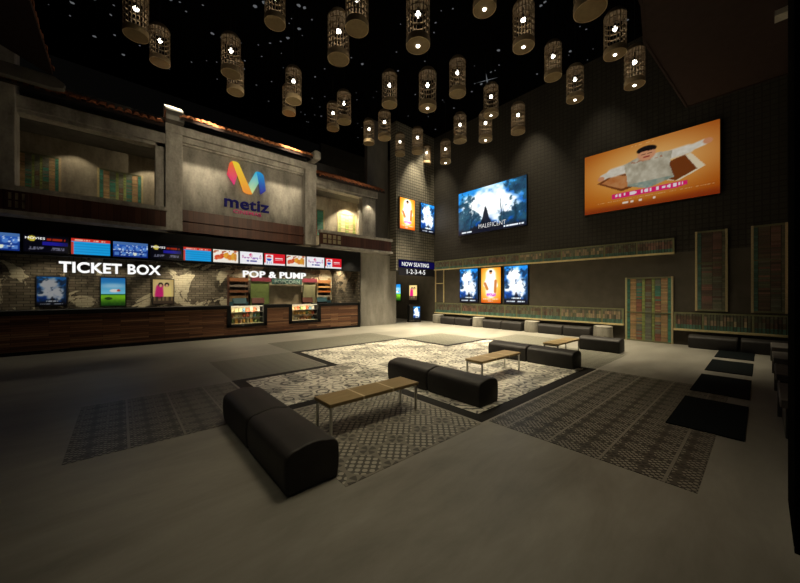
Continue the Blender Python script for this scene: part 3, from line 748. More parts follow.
for k, (a, b) in enumerate(bays):
    x0, x1 = a-3.6+.135, b-3.6-.135
    lab = ('left', 'right')[k]
    o = thing('display_case', lab+' lit snack display case set in the plank counter', 'display case', (x0, 13.15, .495), 0, GD)
    w = x1-x0
    MB().box(0, w, .5, .53, 0, .66).box(0, w, .02, .5, 0, .012).build('lining', M['lining'], o)
    for z in (.22, .44): MB().box(.0, w, .14, .5, z, z+.015).build('shelf', M['steel'], o)
    MB().box(0, w, .005, .013, .0, .70).build('glass_front', M['glass'], o)
    lt = emit('case_strip_'+lab, (1, .9, .65), 1.3)
    MB().box(.02, w-.02, .06, .10, .66, .685).build('light_strip', lt, o)
    dl_ = bpy.data.lights.new('case_light', 'AREA'); dl_.shape = 'RECTANGLE'; dl_.size = w-.1; dl_.size_y = .05; dl_.energy = 17; dl_.color = (1, .86, .56)
    do_ = bpy.data.objects.new('case_light', dl_); COL.objects.link(do_); do_.location = (x0+w/2, 13.15+.05, .495+.65); do_.rotation_euler = (R(14), 0, 0)
    for z in (.012, .235, .455):
        n = 8
        for i in range(n):
            bx = x0+.05+(w-.1)*(i+.5)/n; hgt = random.uniform(.09, .16); ww = random.uniform(.045, .06)
            q = MB()
            if (i+k) % 3: q.box(-ww, ww, -.05, .05, 0, hgt).prism([(-ww, hgt), (ww, hgt), (ww*.5, hgt+.02), (-ww*.5, hgt+.02)], 'y', -.04, .04)
            else: q.lathe([(ww*.7, 0), (ww, hgt*.7), (ww*.9, hgt), (ww*.3, hgt+.02)], n=12)
            s = q.build('snack_pack', random.choice(fm)); s.location = (bx, 13.15+.30, .495+z+.003)
            row = {.012: 'bottom', .235: 'middle', .455: 'top'}[z]
            tag(s, 'small snack pack on the %s shelf of the %s display case' % (row, lab), 'snack', 'snacks on the %s shelf of the %s case' % (row, lab))

# screens above the counter
names = [('blue_table', blue_table, 'blue timetable screen at the far left end of the row'), ('m', movie_board, 'black film listing screen left of the lettering TICKET BOX'),
         ('c', cyan_table, 'cyan table screen with red header above the lettering TICKET'), ('b', blue_table, 'blue timetable screen above the lettering BOX'),
         ('m', movie_board, 'black film listing screen right of the lettering BOX'), ('c', cyan_table, 'cyan table screen with red header next to the food menus'),
         ('f', food_board, 'white menu screen with orange food, left of the two'), ('p', pink_board, 'white menu screen with pink print, left of the two'),
         ('r', red_board, 'red menu screen with roundel, left of the two'), ('f', food_board, 'white menu screen with orange food, right of the two'),
         ('p', pink_board, 'white menu screen with pink print, right of the two'), ('r', red_board, 'red menu screen with roundel at the right end of the row')]
for i, (_, fn, lab) in enumerate(names):
    x0 = -2.88+i*.896
    o = lightbox('menu_screen', lab, 'screen', (x0, 13.155, 2.79), '-y', .87, .50, .05, fn, 40, 24, ART_S, 'menu screens over the counter', .02)
    if fn is movie_board: text('lettering', 'MOVIES', (x0+.05, 13.155-.057, 2.79+.37), '-y', .06, .36, .004, M['lit_white'], o)
# lettering
tk = text('letter_sign', 'TICKET BOX', (-1.34, 13.42, 2.30), '-y', .30, 2.36, .06, M['lit_white'], None, .013); tag(tk, 'white block lettering TICKET BOX above the counter', 'sign')
pp = text('letter_sign', 'POP & PUMP', (3.6, 13.42, 2.31), '-y', .25, 2.6, .06, M['lit_white'], None, .009); tag(pp, 'white block lettering POP & PUMP above the snack stand', 'sign')
for sgn, x0, x1 in ((tk, -1.34, 1.02), (pp, 3.6, 6.2)):
    me = MB()
    for i in range(4):
        x = (x1-x0)*(i+.5)/4; me.rod((x, .22, 0), (x, .95, 0), .006)
    rr = me.build('hanger', M['black'], sgn)

# posters behind the counter (on the back wall)
lightbox('film_poster', 'blue misty forest poster behind the counter, left of TICKET', 'poster', (-2.13, YB, 1.24), '-y', .74, 1.02, .06, forest_tall, 30, 46, ART_DIM, 'lit posters behind the ticket counter')
lightbox('film_poster', 'green field and blue sky poster behind the counter', 'poster', (-.57, YB, 1.18), '-y', .73, 1.09, .06, field_art, 30, 46, ART_B, 'lit posters behind the ticket counter')
lightbox('film_poster', 'cream poster with two people in dresses behind the counter', 'poster', (.93, YB, 1.22), '-y', .73, 1.03, .06, duo_art, 30, 46, ART_B, 'lit posters behind the ticket counter')

# snack stand against the back wall
sx = thing('snack_stand', 'panelled snack stand with red and teal headers behind the counter', 'stand', (4.46, YB-.62, 0))
MB().box(0, 3.34, .1, .55, 0, 1.1).build('cabinet', M['planks'], sx)
MB().box(.92, 2.53, .3, .36, 1.1, 2.2).build('back_board', plain('beige_board', (.36, .31, .21), .7), sx)
MB().box(.04, .85, .12, .2, 1.1, 2.22).build('green_board', plain('green_board', (.19, .26, .075), .6), sx)
MB().box(2.58, 3.22, .12, .2, 1.1, 2.22).build('olive_board', plain('olive_board', (.28, .27, .15), .6), sx)
MB().box(.04, .94, .08, .22, 2.22, 2.42).build('header', plain('red_header', (.26, .04, .065), .5), sx)
MB().box(2.50, 3.33, .08, .22, 2.22, 2.42).build('header', plain('red_header_right', (.26, .04, .065), .5), sx)
MB().box(.99, 2.46, .05, .15, 2.10, 2.37).build('teal_header', plain('teal_header', (.05, .13, .12), .5), sx)
text('lettering', 'POPCORN', (5.55, YB-.62+.04, 2.14), '-y', .17, 1.26, .01, plain('pale_teal_letter', (.38, .52, .48), .5), sx, .004)
for k, (x0, x1, lab) in enumerate(((3.6, 4.42, 'shelf rack with orange and teal boards left of the snack stand'), (7.86, 8.66, 'shelf rack with orange boards right of the snack stand'))):
    o = thing('shelf_rack', lab, 'rack', (x0, YB-.5, 0), 0, 'shelf racks beside the snack stand'); w = x1-x0
    for x in (0, w-.03): MB().box(x, x+.03, .1, .4, 0, 2.5).build('upright', M['boards'] if k == 0 else M['strip'], o)
    cols = [(.24, .085, .025), (.22, .18, .14), (.20, .08, .035), (.26, .15, .06), (.025, .09, .12)] if k == 0 else [(.42, .14, .03), (.42, .36, .28), (.36, .15, .05), (.46, .28, .10), (.025, .09, .12)]  # left rack: right rack's colours darkened, its dimness put into the colour
    for j, z in enumerate((2.2, 1.95, 1.7, 1.45, 1.12)):
        MB().box(.03, w-.03, .06, .4, z, z+(.16 if j in (0, 4) else .10)).build('shelf', plain('shelf_tone_%d_%d' % (k, j), cols[(j+k*2) % 4 if j < 4 else 4], .6), o)
tl = plain('teal_plastic', (.03, .10, .13), .5); rd = plain('dark_red_plastic', (.13, .04, .025), .5)
for x, m_, lab in ((3.56, tl, 'teal cash terminal on the counter behind the left display case'), (4.26, rd, 'dark red box on the counter behind the left display case'),
                   (6.42, rd, 'dark red box on the counter behind the right display case'), (7.15, tl, 'teal cash terminal on the counter right of the right case')):
    o = thing('cash_terminal', lab, 'terminal', (x, 13.72, 1.2), 0, 'terminals on the counter')
    MB().box(-.2, .2, -.1, .14, 0, .06).build('base', M['black'], o)
    MB().prism([(-.06, .06), (.02, .06), (.1, .26), (.02, .28)], 'x', -.25, .25).build('screen', m_, o, False, .008)

# ribbon logo and lettering on the concrete wall
YL = 13.242
lg = thing('ribbon_logo', 'colourful folded-ribbon letter M sign on the concrete wall', 'sign', (2.9, YL, 5.5))
def px(cx_, cz_):  # drawing units of the sign -> metres on the wall
    return ((cx_-183)/310*1.40+.10, (345-cz_)/250*1.12+.06)
def strand(name, pts, c0, c1, d0, vertical=True, rev=False):
    P2 = [px(*p) for p in pts]
    zs = [p[1] for p in P2]; z0, z1 = min(zs), max(zs)
    n = len(P2); vs = [(x, d0, z) for x, z in P2]+[(x, d0+.05, z) for x, z in P2]
    fs = [tuple(range(n)), tuple(range(2*n-1, n-1, -1))]+[(i, n+i, n+(i+1) % n, (i+1) % n) for i in range(n)]
    me = bpy.data.meshes.new(name); me.from_pydata(vs, [], fs)
    at = me.color_attributes.new('Col', 'FLOAT_COLOR', 'POINT')
    for k, v in enumerate(vs): at.data[k].color = (*lin(mixc(c0, c1, (v[2]-z0)/(z1-z0))), 1)
    me.materials.append(LOGO)
    o = bpy.data.objects.new(name, me); COL.objects.link(o); o.parent = lg; return o
LOGO = lit_art('lit_logo_enamel', .72)
def curve4(a, b, c, d, n=6): return [((1-t)**3*a[0]+3*(1-t)**2*t*b[0]+3*(1-t)*t*t*c[0]+t**3*d[0], (1-t)**3*a[1]+3*(1-t)**2*t*b[1]+3*(1-t)*t*t*c[1]+t**3*d[1]) for t in [i/n for i in range(n+1)]]
strand('pink_strand', [(183, 215), (238, 292), (262, 205), (268, 130), (250, 98)]+curve4((250, 98), (225, 92), (204, 98), (200, 125)), (236, 20, 130), (255, 128, 40), 0)
strand('yellow_strand', [(222, 97), (250, 97)]+curve4((250, 97), (268, 98), (275, 112), (282, 132))+[(345, 270), (378, 345)]+curve4((378, 345), (350, 356), (320, 350), (305, 335)), (255, 150, 40), (255, 226, 60), -.05)
strand('cyan_strand', [(345, 272), (404, 150)]+curve4((404, 150), (410, 134), (425, 132), (440, 140))+[(432, 235), (378, 345), (362, 318)], (238, 246, 150), (30, 190, 236), -.02)
strand('blue_strand', [(415, 140)]+curve4((415, 140), (440, 132), (472, 145), (476, 180))+[(490, 295), (447, 335), (432, 235)], (52, 40, 150), (30, 165, 226), -.07)
mt = text('letter_sign', 'metiz', (2.91, 13.27, 4.94), '-y', .43, 1.64, .06, M['navy_metal'], None, .012); tag(mt, 'navy lettering metiz under the ribbon logo', 'sign')
cn = text('letter_sign', 'CINEMAS', (3.22, 13.28, 4.74), '-y', .13, 1.02, .04, M['pink_metal'], None, .003); tag(cn, 'small magenta lettering under the navy word', 'sign')

# hanging sign at the corridor
sg = thing('hanging_sign', 'navy sign reading NOW SEATING over the corridor', 'sign', (10.99, 12.6, 2.62))
MB().box(0, 2.74, 0, .05, .0, .85).build('board', plain('near_black_board', (.006, .006, .012), .5), sg)
MB().box(0, 2.74, -.006, 0, .42, .80).build('stripe', emit('navy_glow', lin((22, 18, 92)), .5), sg)
text('lettering', 'NOW SEATING', (11.2, 12.6-.012, 2.62+.50), '-y', .215, 2.05, .01, M['lit_white'], sg, 0)
text('lettering', '1-2-3-4-5', (11.55, 12.6-.012, 2.62+.09), '-y', .25, 1.4, .01, M['lit_white'], sg, 0)

# lit posters on the mosaic wall, corridor and right wall
lightbox('film_poster', 'tall bright orange poster with figure in white on the mosaic wall', 'poster', (11.0, YM, 5.06), '-y', 1.14, 1.7, .09, orange_tall, 30, 44, ART_BRIGHT, 'tall posters on the mosaic wall')
lightbox('film_poster', 'tall blue forest poster on the mosaic wall near the corner', 'poster', (12.56, YM, 5.08), '-y', 1.15, 1.66, .09, forest_tall, 30, 44, ART_BRIGHT, 'tall posters on the mosaic wall')
lightbox('film_poster', 'green and blue poster in the corridor behind the pillar edge', 'poster', (XR, 16.25, 1.15), '-x', .75, 1.12, .06, field_art, 24, 30, ART_BRIGHT, 'posters in the corridor')
lightbox('film_poster', 'cream poster with two people above the black totem', 'poster', (XR, 14.72, 1.2), '-x', .75, .98, .06, duo_art, 24, 30, ART_BRIGHT, 'posters in the corridor')
big1 = lightbox('film_poster', 'wide blue misty forest film poster high on the right wall', 'poster', (XR, 10.76, 4.71), '-x', 3.83, 2.28, .12, forest_wide, 170, 100, ART_A, 'wide posters high on the right wall', .02)
text('lettering', 'MALEFICENT', (XR-.126, 9.47, 4.71+.22), '-x', .22, 1.5, .004, M['lit_white'], big1, -.006)
lightbox('film_poster', 'wide orange poster of a man in white with an open book', 'poster', (XR, 4.59, 4.69), '-x', 3.77, 2.29, .12, orange_wide, 170, 100, ART_B, 'wide posters high on the right wall', .02)
GP = 'small posters above the wall benches'
lightbox('film_poster', 'small blue forest poster left of the small orange one', 'poster', (XR-.02, 10.71, 1.17), '-x', 1.18, 1.78, .07, forest_tall, 44, 68, ART_A, GP)
lightbox('film_poster', 'small orange poster with figure in white above the wall benches', 'poster', (XR-.02, 9.37, 1.16), '-x', 1.15, 1.78, .07, orange_tall, 44, 68, ART_A, GP)
lightbox('film_poster', 'small blue forest poster right of the small orange one', 'poster', (XR-.02, 8.08, 1.17), '-x', 1.2, 1.78, .07, forest_tall, 44, 68, ART_A, GP)
# totem
kt = thing('display_totem', 'black display totem with lit blue screen in the corridor mouth', 'totem', (12.80, 13.35, 0), R(-25))
MB().box(-.36, .36, -.22, .22, 0, .1).box(-.33, .33, -.2, .2, .1, .98).build('body', M['blackgloss'], kt, False, .015)
me = grid_art('screen', .40, .72, 20, 32, forest_tall, ART_BRIGHT); sc_ = bpy.data.objects.new('screen', me); COL.objects.link(sc_); sc_.parent = kt; sc_.location = (-.1, -.212, .16)

# ------------------------------------------------------------------ painted louvre panels
OLIVE, CREAM, TEAL, RUST, OCHRE, BROWN, GREY, LIME = [lin(c) for c in ((128, 130, 96), (214, 196, 146), (66, 150, 130), (170, 108, 84), (204, 168, 116), (128, 98, 72), (136, 140, 124), (164, 182, 98))]
DULL = {k: tuple(.6*x*f+.4*sum(v)/3*.9 for x, f in zip(v, (1, 1, 1))) for k, v in (('T', TEAL), ('R', RUST), ('O', OCHRE), ('B', BROWN), ('V', OLIVE))}
def jit(c, a=.25): 
    k = 1+random.uniform(-a, a); return tuple(min(1, x*k*(1+random.uniform(-.08, .08))) for x in c)
def shutter(name, label, cat, loc, facing, w, h, columns, group=None, slat=.045, depth=.06, kind=None, rails=()):
    """framed panel whose upright columns of small tilted slats are painted in turn; columns = [(share, colour or [colours from top])]"""
    o = thing(name, label, cat, loc, 0 if facing == '-y' else -PI/2, group, kind)
    e = .05
    f = MB(); 
    for a, b, c, d in ((0, e, 0, h), (w-e, w, 0, h), (e, w-e, 0, e), (e, w-e, h-e, h)): f.box(a, b, -depth, 0, c, d, jit(CREAM, .1) if c == 0 and d == h else OLIVE)
    for rz in rails: f.box(e, w-e, -depth*.95, 0, rz*h-.02, rz*h+.02, jit(OLIVE))
    f.build('frame', M['painted'], o)
    tot = sum(c[0] for c in columns); x = e; n = max(3, int((h-2*e)/slat))
    for sh, cols in columns:
        cw = (w-2*e)*sh/tot; m = MB(); cl = cols if isinstance(cols, list) else [cols]
        for j in range(n):
            z0 = e+(h-2*e)*j/n; z1 = e+(h-2*e)*(j+1)/n
            c = jit(cl[max(0, min(len(cl)-1, int((1-(j+.5)/n)*len(cl)+random.uniform(-.7, .7))))], .28)
            m.add([(x+.006, -depth*.85, z0+.002), (x+cw-.006, -depth*.85, z0+.002), (x+cw-.006, -depth*.6, z1-.004), (x+.006, -depth*.6, z1-.004),
                   (x+.006, -.004, z0+.002), (x+cw-.006, -.004, z0+.002), (x+cw-.006, .0, z1-.004), (x+.006, .0, z1-.004)],
                  [(0,1,2,3),(7,6,5,4),(0,4,5,1),(3,2,6,7),(0,3,7,4),(1,5,6,2)], c)
        m.build('louvre_panel', M['painted'], o); x += cw
    return o
DOORC = [(.5, TEAL), (1, OCHRE), (.9, [GREY, TEAL, RUST, OCHRE, GREY, RUST]), (.5, LIME), (1, [BROWN, GREY, GREY]), (.5, LIME), (.9, [GREY, TEAL, RUST, OCHRE, GREY, RUST]), (1, OCHRE), (.5, TEAL)]
d1 = shutter('door_1', 'painted striped louvre door in the right wall', 'door', (XR-.02, 3.25, 0), '-x', 1.32, 2.23, DOORC, None, .05, .08, 'structure', (.45,))
GV = 'painted shutters on the balcony wall'
BALC = [(.5, TEAL), (.8, OCHRE), (.8, [GREY, TEAL, OLIVE]), (.4, LIME), (.6, [GREY, BROWN]), (.4, LIME), (.8, [GREY, TEAL, OLIVE]), (.8, OCHRE), (.5, TEAL)]
shutter('window_shutter', 'painted balcony shutter in the dim far left', 'shutter', (-2.4, 14.5, 4.5), '-y', 1.0, 1.4, BALC, GV, .045, .03)
shutter('window_shutter', 'painted balcony shutter left of the logo pillar', 'shutter', (-.58, 14.5, 4.45), '-y', 1.18, 1.38, BALC, GV, .045, .03)
shutter('window_shutter', 'partly hidden balcony shutter just right of the right logo pillar', 'shutter', (6.55, 14.5, 4.5), '-y', 1.12, 1.32, [(1, OLIVE), (1, [BROWN, RUST]), (1, TEAL)], GV, .045, .03)
shutter('window_shutter', 'brightly lit pale green balcony shutter on the right', 'shutter', (8.42, 14.5, 4.5), '-y', 1.15, 1.33, [(.6, LIME), (1, CREAM), (.8, [CREAM, LIME, RUST]), (1, CREAM), (.6, LIME)], GV, .045, .03)
# tall panels right of the door and the slim frame at the corridor corner
GT = 'tall louvre panels on the right wall'
D_ = DULL
TALL = [(.45, D_['T']), (1.2, [D_['B'], D_['B'], D_['V'], D_['R'], D_['B']]), (1, [D_['R'], D_['B'], D_['V']]), (.35, D_['V'])]
shutter('louvre_panel_tall', 'tall narrow louvre panel just right of the painted door', 'shutter', (XR-.02, 1.40, 1.12), '-x', .72, 2.50, TALL, GT, .06, .05, None, (.6,))
shutter('louvre_panel_tall', 'tall louvre panel in the far right corner', 'shutter', (XR-.02, .21, 1.12), '-x', .68, 2.50, TALL, GT, .06, .05, None, (.6,))
o = thing('corner_frame', 'slim pale open frame on the right wall beside the corridor', 'frame', (XR-.02, 12.5, 1.12), -PI/2)
MB().box(0, .045, -.05, 0, .02, 1.84).box(.62, .665, -.05, 0, .02, 1.84).box(.045, .62, -.05, 0, 1.08, 1.12).build('bar', plain('cream_bar', CREAM, .6), o)
# long horizontal bands
def band(label, y0, y1, z0, z1, posts, group):
    o = thing('louvre_band', label, 'shutter', (XR-.02, y0, z0), -PI/2, group); L = y0-y1; h = z1-z0
    MB().box(0, L, -.12, 0, -.03, .03).build('ledge', plain('cream_ledge', CREAM, .55), o)
    MB().box(0, L, -.05, 0, h-.04, h).build('top_rail', plain('olive_rail', OLIVE, .6), o)
    ps = [0]+list(posts)+[L]
    for p in ps[1:-1]: MB().box(p-.025, p+.025, -.055, 0, .03, h-.04).build('post', plain('olive_post', OLIVE, .6), o)
    MB().box(0, .05, -.055, 0, .03, h-.04).build('post', M['pp'], o); MB().box(L-.05, L, -.055, 0, .03, h-.04).build('post', M['pp'], o)
    for k in range(len(ps)-1):
        m = MB(); a, b = ps[k]+.03, ps[k+1]-.03; n = max(4, int((b-a)/.07)); pal = random.choice([(DULL['B'], DULL['V']), (DULL['B'], DULL['R']), (DULL['V'], DULL['O'])])
        for i in range(n):
            x0 = a+(b-a)*i/n; x1 = a+(b-a)*(i+1)/n-.018; hh = h-.07; top, mid = random.choice(pal), random.choice(pal)
            for (f0, f1, c) in ((0, .30, DULL['T']), (.30, .62, mid), (.62, .86, top), (.86, 1, DULL['V'])):
                m.box(x0, x1, -.048 if i % 2 else -.040, 0, .03+hh*f0, .03+hh*f1-.004, jit(c, .3))
        m.build('slat_panel', M['painted'], o)
    return o
M['pp'] = plain('olive_end_post', OLIVE, .6)
band('painted louvre band above the small posters', 12.52, 1.9, 3.0, 3.50, [1.1, 2.0, 3.55, 4.55, 5.2, 6.3, 7.05, 8.6, 9.6], 'painted louvre bands on the right wall')
band('painted louvre band above the wall benches', 12.5, 3.30, .54, 1.12, [1.9, 2.9, 4.45, 5.05, 6.2, 7.0, 8.5], 'painted louvre bands on the right wall')
band('dim louvre band right of the painted door', 1.92, -.85, .50, 1.06, [.7, 1.75], 'painted louvre bands on the right wall')

# ------------------------------------------------------------------ camera model (where the photographer stood)
CH = 1.7; FPX = 318.0; TH = math.atan2(362, FPX)
FW = Vector((math.cos(TH), math.sin(TH), 0)); RT = Vector((math.sin(TH), -math.cos(TH), 0))
cam = bpy.data.cameras.new('camera'); co = bpy.data.objects.new('camera', cam); COL.objects.link(co)
cam.sensor_fit = 'HORIZONTAL'; cam.sensor_width = 36; cam.lens = 36*FPX/800; cam.clip_end = 100; cam.clip_start = .05
cam.shift_y = (292.5-291.5)/800
co.location = (0, 0, CH); co.rotation_euler = (PI/2, 0, TH-PI/2); S.camera = co

# ------------------------------------------------------------------ lanterns
LD, LH = .5, 1.02
def make_lantern(label, downlight):
    o = thing('bamboo_lantern', label, 'lantern', (0,0,0), 0, 'bamboo lanterns under the ceiling'); r = LD/2
    MB().lathe([(r*.955, .006), (r*.955, .02)], n=28).build('base', M['bamboo_disc_shaded'], o, True)
    MB().lathe([(r*.95, 0), (r*.99, 0), (r, .015), (r, .125), (r*.97, .14), (r*.95, .13), (r*.95, 0)], n=28, caps=False).build('rim', M['bamboo_rim_lit'], o, True)
    c = MB(); n = 20
    for i in range(n):
        a = 2*PI*i/n; x, y = r*.965*math.cos(a), r*.965*math.sin(a)
        Mx = Matrix.Translation((x, y, 0)) @ Matrix.Rotation(a, 4, 'Z')
        c.box(-.004, .004, -.010, .010, .14, LH-.06, None, Mx)
    c.build('cage', M['bamboo'], o)
    hp = MB()
    for z in (.26, .40, .54, .68, .82, .95):
        hp.lathe([(r*.95, z-.012), (r*.995, z-.012), (r*.995, z+.012), (r*.95, z+.012), (r*.95, z-.012)], n=28, caps=False)
    hp.build('hoop', M['bamboo'], o, True)
    MB().lathe([(r*.99, LH-.06), (r*.97, LH-.03), (r*.7, LH+.07), (r*.25, LH+.13), (.02, LH+.15)], n=28).build('top_cap', M['bamboo'], o, True)
    MB().lathe([(0.056*math.sin(PI*k/10)+.002, .66-.058*math.cos(PI*k/10)) for k in range(11)], n=16).build('bulb', M['bulb'], o, True)
    MB().lathe([(.022, .72), (.022, .80), (.008, .81), (.008, LH)], n=10).build('socket', M['black'], o, True)
    if downlight: MB().lathe([(.036, -.010), (.04, .004)], n=18).build('downlight', M['bulb'], o, True)
    return o
LANT = [  # x, lowest y, width in the photograph, bulb in the base?, label
 (136, 46, 26.6, 0, 'leftmost bamboo lantern, cut by the top of the photo'),
 (160, 70, 20.8, 0, 'dim bamboo lantern just right of the leftmost one'),
 (231, 80.5, 20, 0, 'front lantern of the overlapping pair above the ribbon logo wall'),
 (235.5, 97.5, 17.3, 0, 'rear lantern half hidden in the pair above the logo wall'),
 (275, 32, 21.3, 0, 'bamboo lantern cut by the top edge above the logo wall'),
 (293.5, 106, 16.2, 0, 'front lantern of the pair above the right logo pillar'),
 (289, 117, 13.5, 0, 'rear lantern of the pair above the right logo pillar'),
 (338.5, 67, 21.7, 0, 'large lantern below and left of its neighbour near the top centre'),
 (357, 38, 23.4, 0, 'lantern cut by the top edge near the centre, overlapping another'),
 (344, 125.5, 14.2, 0, 'front lantern of the small pair above the right balcony'),
 (333, 132, 12.3, 0, 'rear lantern of the small pair above the right balcony'),
 (389.5, 109.4, 15.2, 0, 'bamboo lantern directly above a smaller one near the centre'),
 (384.5, 141.5, 12.7, 0, 'smaller lantern hanging just below another near the centre'),
 (369, 146, 11, 0, 'small dim lantern left of the centre, above the balcony end'),
 (418, 54.6, 24, 1, 'largest lantern of the middle, with a faint light in its base'),
 (427.5, 113, 17.6, 1, 'lantern with bright base light hanging over the corridor wall'),
 (400, 157, 10, 0, 'small lantern left of the tall orange poster top'),
 (417.5, 155, 11.4, 0, 'small lantern in front of the pale mosaic wall top'),
 (426.5, 166, 8.8, 0, 'smallest lantern, half hidden in front of the mosaic wall'),
 (445.5, 165, 10.6, 1, 'small lantern with base light in front of the mosaic corner'),
 (460, 144.4, 12.9, 0, 'slim lantern without base light above the wide blue poster'),
 (485.5, 143.5, 13.6, 1, 'dim lantern half behind another above the wide blue poster'),
 (491, 119.5, 14.9, 1, 'lantern with base light overlapping a dim one below it'),
 (457.5, 99, 16.6, 0, 'bamboo lantern without base light right of the centre'),
 (518, 136, 14.2, 0, 'bamboo lantern right above the wide blue poster corner'),
 (484.5, 19, 23.5, 1, 'lantern cut by the top edge with a glowing base, right of centre'),
 (523.5, 55, 22, 1, 'large lantern with base light at the upper right of centre'),
 (553, 83, 17.6, 0, 'bamboo lantern without base light left of the right-hand group'),
 (575, 105, 17.6, 1, 'lowest lantern above the wide orange poster, with base light'),
 (590, 24.5, 34, 0, 'largest lantern, only its dark base showing at the top right'),
 (615, 63, 23.5, 1, 'large lantern with base light second from the right'),
 (634.5, 92, 21.5, 1, 'rightmost bamboo lantern beside the dark roof soffit')]
cord = MB().rod((0, 0, 0), (0, 0, 1), .007, 6).mesh('cord', M['black'])
bases = {}
LP = []
for (x, yb, w, dl, lab) in LANT:
    a = (x-400)/FPX
    d = LD*FPX*math.sqrt(1+a*a*.9)/w
    e = w*(292.5-yb)/FPX*.95
    z = CH+(292.5-(yb-e/2))/FPX*d
    if z+LH+.3 > ZC: s_ = (ZC-LH-.3-CH)/(z-CH); d *= s_; z = CH+(z-CH)*s_
    p = FW*d+RT*(a*d)
    if p.x > 13.3: s_ = 13.3/p.x; p *= s_; z = CH+(z-CH)*s_
    if dl not in bases:
        o = make_lantern(lab, dl); bases[dl] = o; register(o); o.location = (p.x, p.y, z)
    else: o = dup(bases[dl], (p.x, p.y, z), lab, 'bamboo lanterns under the ceiling', random.uniform(0, .3))
    c = bpy.data.objects.new('cord', cord); COL.objects.link(c); c.parent = o; c.location = (0, 0, LH+.14); c.scale = (1, 1, ZC-z-LH-.14)
    LP.append((p.x, p.y, z, dl))

# star lights in the ceiling
sm = MB(); random.seed(3)
for i in range(420):
    x, y = random.uniform(-3.5, 13.6), random.uniform(2.5, 16)
    if random.random() > .35+.65*ss(13, 2, x-y*.0): continue
    r_ = random.choice([.02, .03, .03, .045, .06]); k = random.randint(5, 8)
    sm.add([(x+r_*random.uniform(.6, 1.3)*math.cos(2*PI*j/k), y+r_*random.uniform(.6, 1.3)*math.sin(2*PI*j/k), ZC-.004) for j in range(k)]+[(x, y, ZC-.004-r_*.4)], [(j, (j+1) % k, k) for j in range(k)])
q = Vector((0, 0, 0)); tt = (ZC-CH)/((292.5-80)/FPX); q = FW*tt+RT*((487-400)/FPX*tt)
for ang in (.5, 2.0): 
    dx, dy = math.cos(ang), math.sin(ang)
    sm.add([(q.x+dx*.45, q.y+dy*.45, ZC-.01), (q.x-dy*.03, q.y+dx*.03, ZC-.01), (q.x-dx*.45, q.y-dy*.45, ZC-.01), (q.x+dy*.03, q.y-dx*.03, ZC-.01)], [(0,1,2,3)])
tag(sm.build('star_lights', M['star']), 'tiny pale star lights scattered over the black ceiling', 'star lights', None, 'stuff')

# ------------------------------------------------------------------ lights
WARM = (1, .85, .58)
def spot(loc, to, power, size, blend=.5, rad=.08, col=WARM):
    l = bpy.data.lights.new('spot', 'SPOT'); l.energy = power; l.spot_size = R(size); l.spot_blend = blend; l.shadow_soft_size = rad; l.color = col
    o = bpy.data.objects.new('spot', l); COL.objects.link(o); o.location = loc
    o.rotation_euler = (Vector(to)-Vector(loc)).to_track_quat('-Z', 'Y').to_euler(); return o
def point(loc, power, rad=.06, col=WARM):
    l = bpy.data.lights.new('point', 'POINT'); l.energy = power; l.shadow_soft_size = rad; l.color = col
    o = bpy.data.objects.new('point', l); COL.objects.link(o); o.location = loc; return o
# wall washers above the right wall
for y, e in ((12.1, 900), (9.4, 1000), (6.7, 900), (4.0, 240)): spot((12.8, y, 10.4), (12.8, y, 0), e, 62, .9)
spot((12.1, 12.05, 10.0), (12.1, 12.15, 0), 1000, 56, .5)
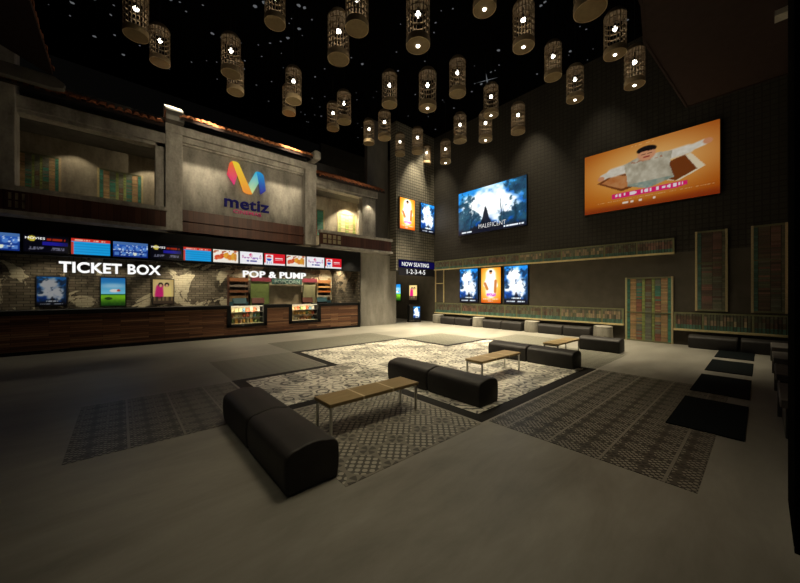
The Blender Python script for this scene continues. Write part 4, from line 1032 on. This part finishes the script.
# floor pools below the lanterns, along the right wall and over the tiles
ZP = 6.9
for x, y, e in ((11.3, 11.3, 3600), (11.2, 9.2, 4200), (11.3, 7.0, 4200), (11.4, 4.8, 2600), (11.6, 2.4, 1500)): spot((x, y, ZP), (x, y, 0), e, 58, 1, .5)
spot((8.6, 10.2, ZP), (8.6, 10.2, 0), 2800, 70, 1, .7)
spot((7.0, 6.4, ZP), (7.0, 6.4, 0), 3900, 80, 1, .9)
spot((3.2, 3.0, ZP), (3.3, 2.9, 0), 600, 68, 1, .9)
spot((.1, 3.6, ZP), (1.0, 3.3, 0), 130, 56, 1, .9)  # added fill spot, lightens the shadow left of the nearest ottoman
spot((5.4, 10.2, ZP), (5.4, 10.6, 0), 1100, 80, 1, .7)
# lantern bulbs
for (x, y, z, dl) in LP: point((x, y, z+.56), 2.2, .05)
# logo wall and pillar cap, tile eaves
spot((4.2, 6.0, 6.6), (3.9, 13.3, 5.9), 1000, 62, 1)
spot((1.35, 12.4, 9.6), (1.35, 12.95, 7.6), 900, 26, .6)
spot((2.3, 11.7, 8.9), (2.3, 12.7, 7.5), 1500, 34, .8)
spot((5.2, 11.7, 8.9), (5.2, 12.7, 7.5), 1700, 34, .8)
spot((8.0, 11.0, 9.2), (8.2, 12.9, 6.2), 200, 60, 1)
spot((.2, 10.6, 9.0), (.6, 13.0, 6.2), 22, 60, 1)
# balcony recess downlights
for x, e in ((-1.1, 22), (.85, 46), (8.95, 420), (9.45, 60)): spot((x, 13.98, 6.45), (x, 14.1, 3.9), e, 105, .4, .03)
spot((9.4, 12.85, 6.35), (9.4, 13.1, 4), 45, 80, .4, .03)
# shop lights under the fascia
for x, e in ((-1.8, 60), (-.2, 55), (1.9, 170), (3.1, 70), (4.6, 90), (6.2, 110), (7.5, 150), (8.5, 150)): spot((x, 15.1, 3.25), (x, 15.5, 0), e, 110, .5, .04)
# counter face wash and corridor
for x, e in ((-1, 40), (1.5, 80), (4.0, 150), (6.5, 190), (8.3, 150)): spot((x, 12.7, 3.62), (x, 12.95, 0), e, 85, .8, .04)
point((12.6, 15.0, 4.4), 90)

w = bpy.data.worlds.new('world'); S.world = w; w.use_nodes = True
w.node_tree.nodes['Background'].inputs[0].default_value = (.9, .85, .75, 1); w.node_tree.nodes['Background'].inputs[1].default_value = .0015
vs = S.view_settings; vs.view_transform = 'Standard'; vs.look = 'None'; vs.gamma = 1; vs.use_curve_mapping = False; vs.exposure = 0
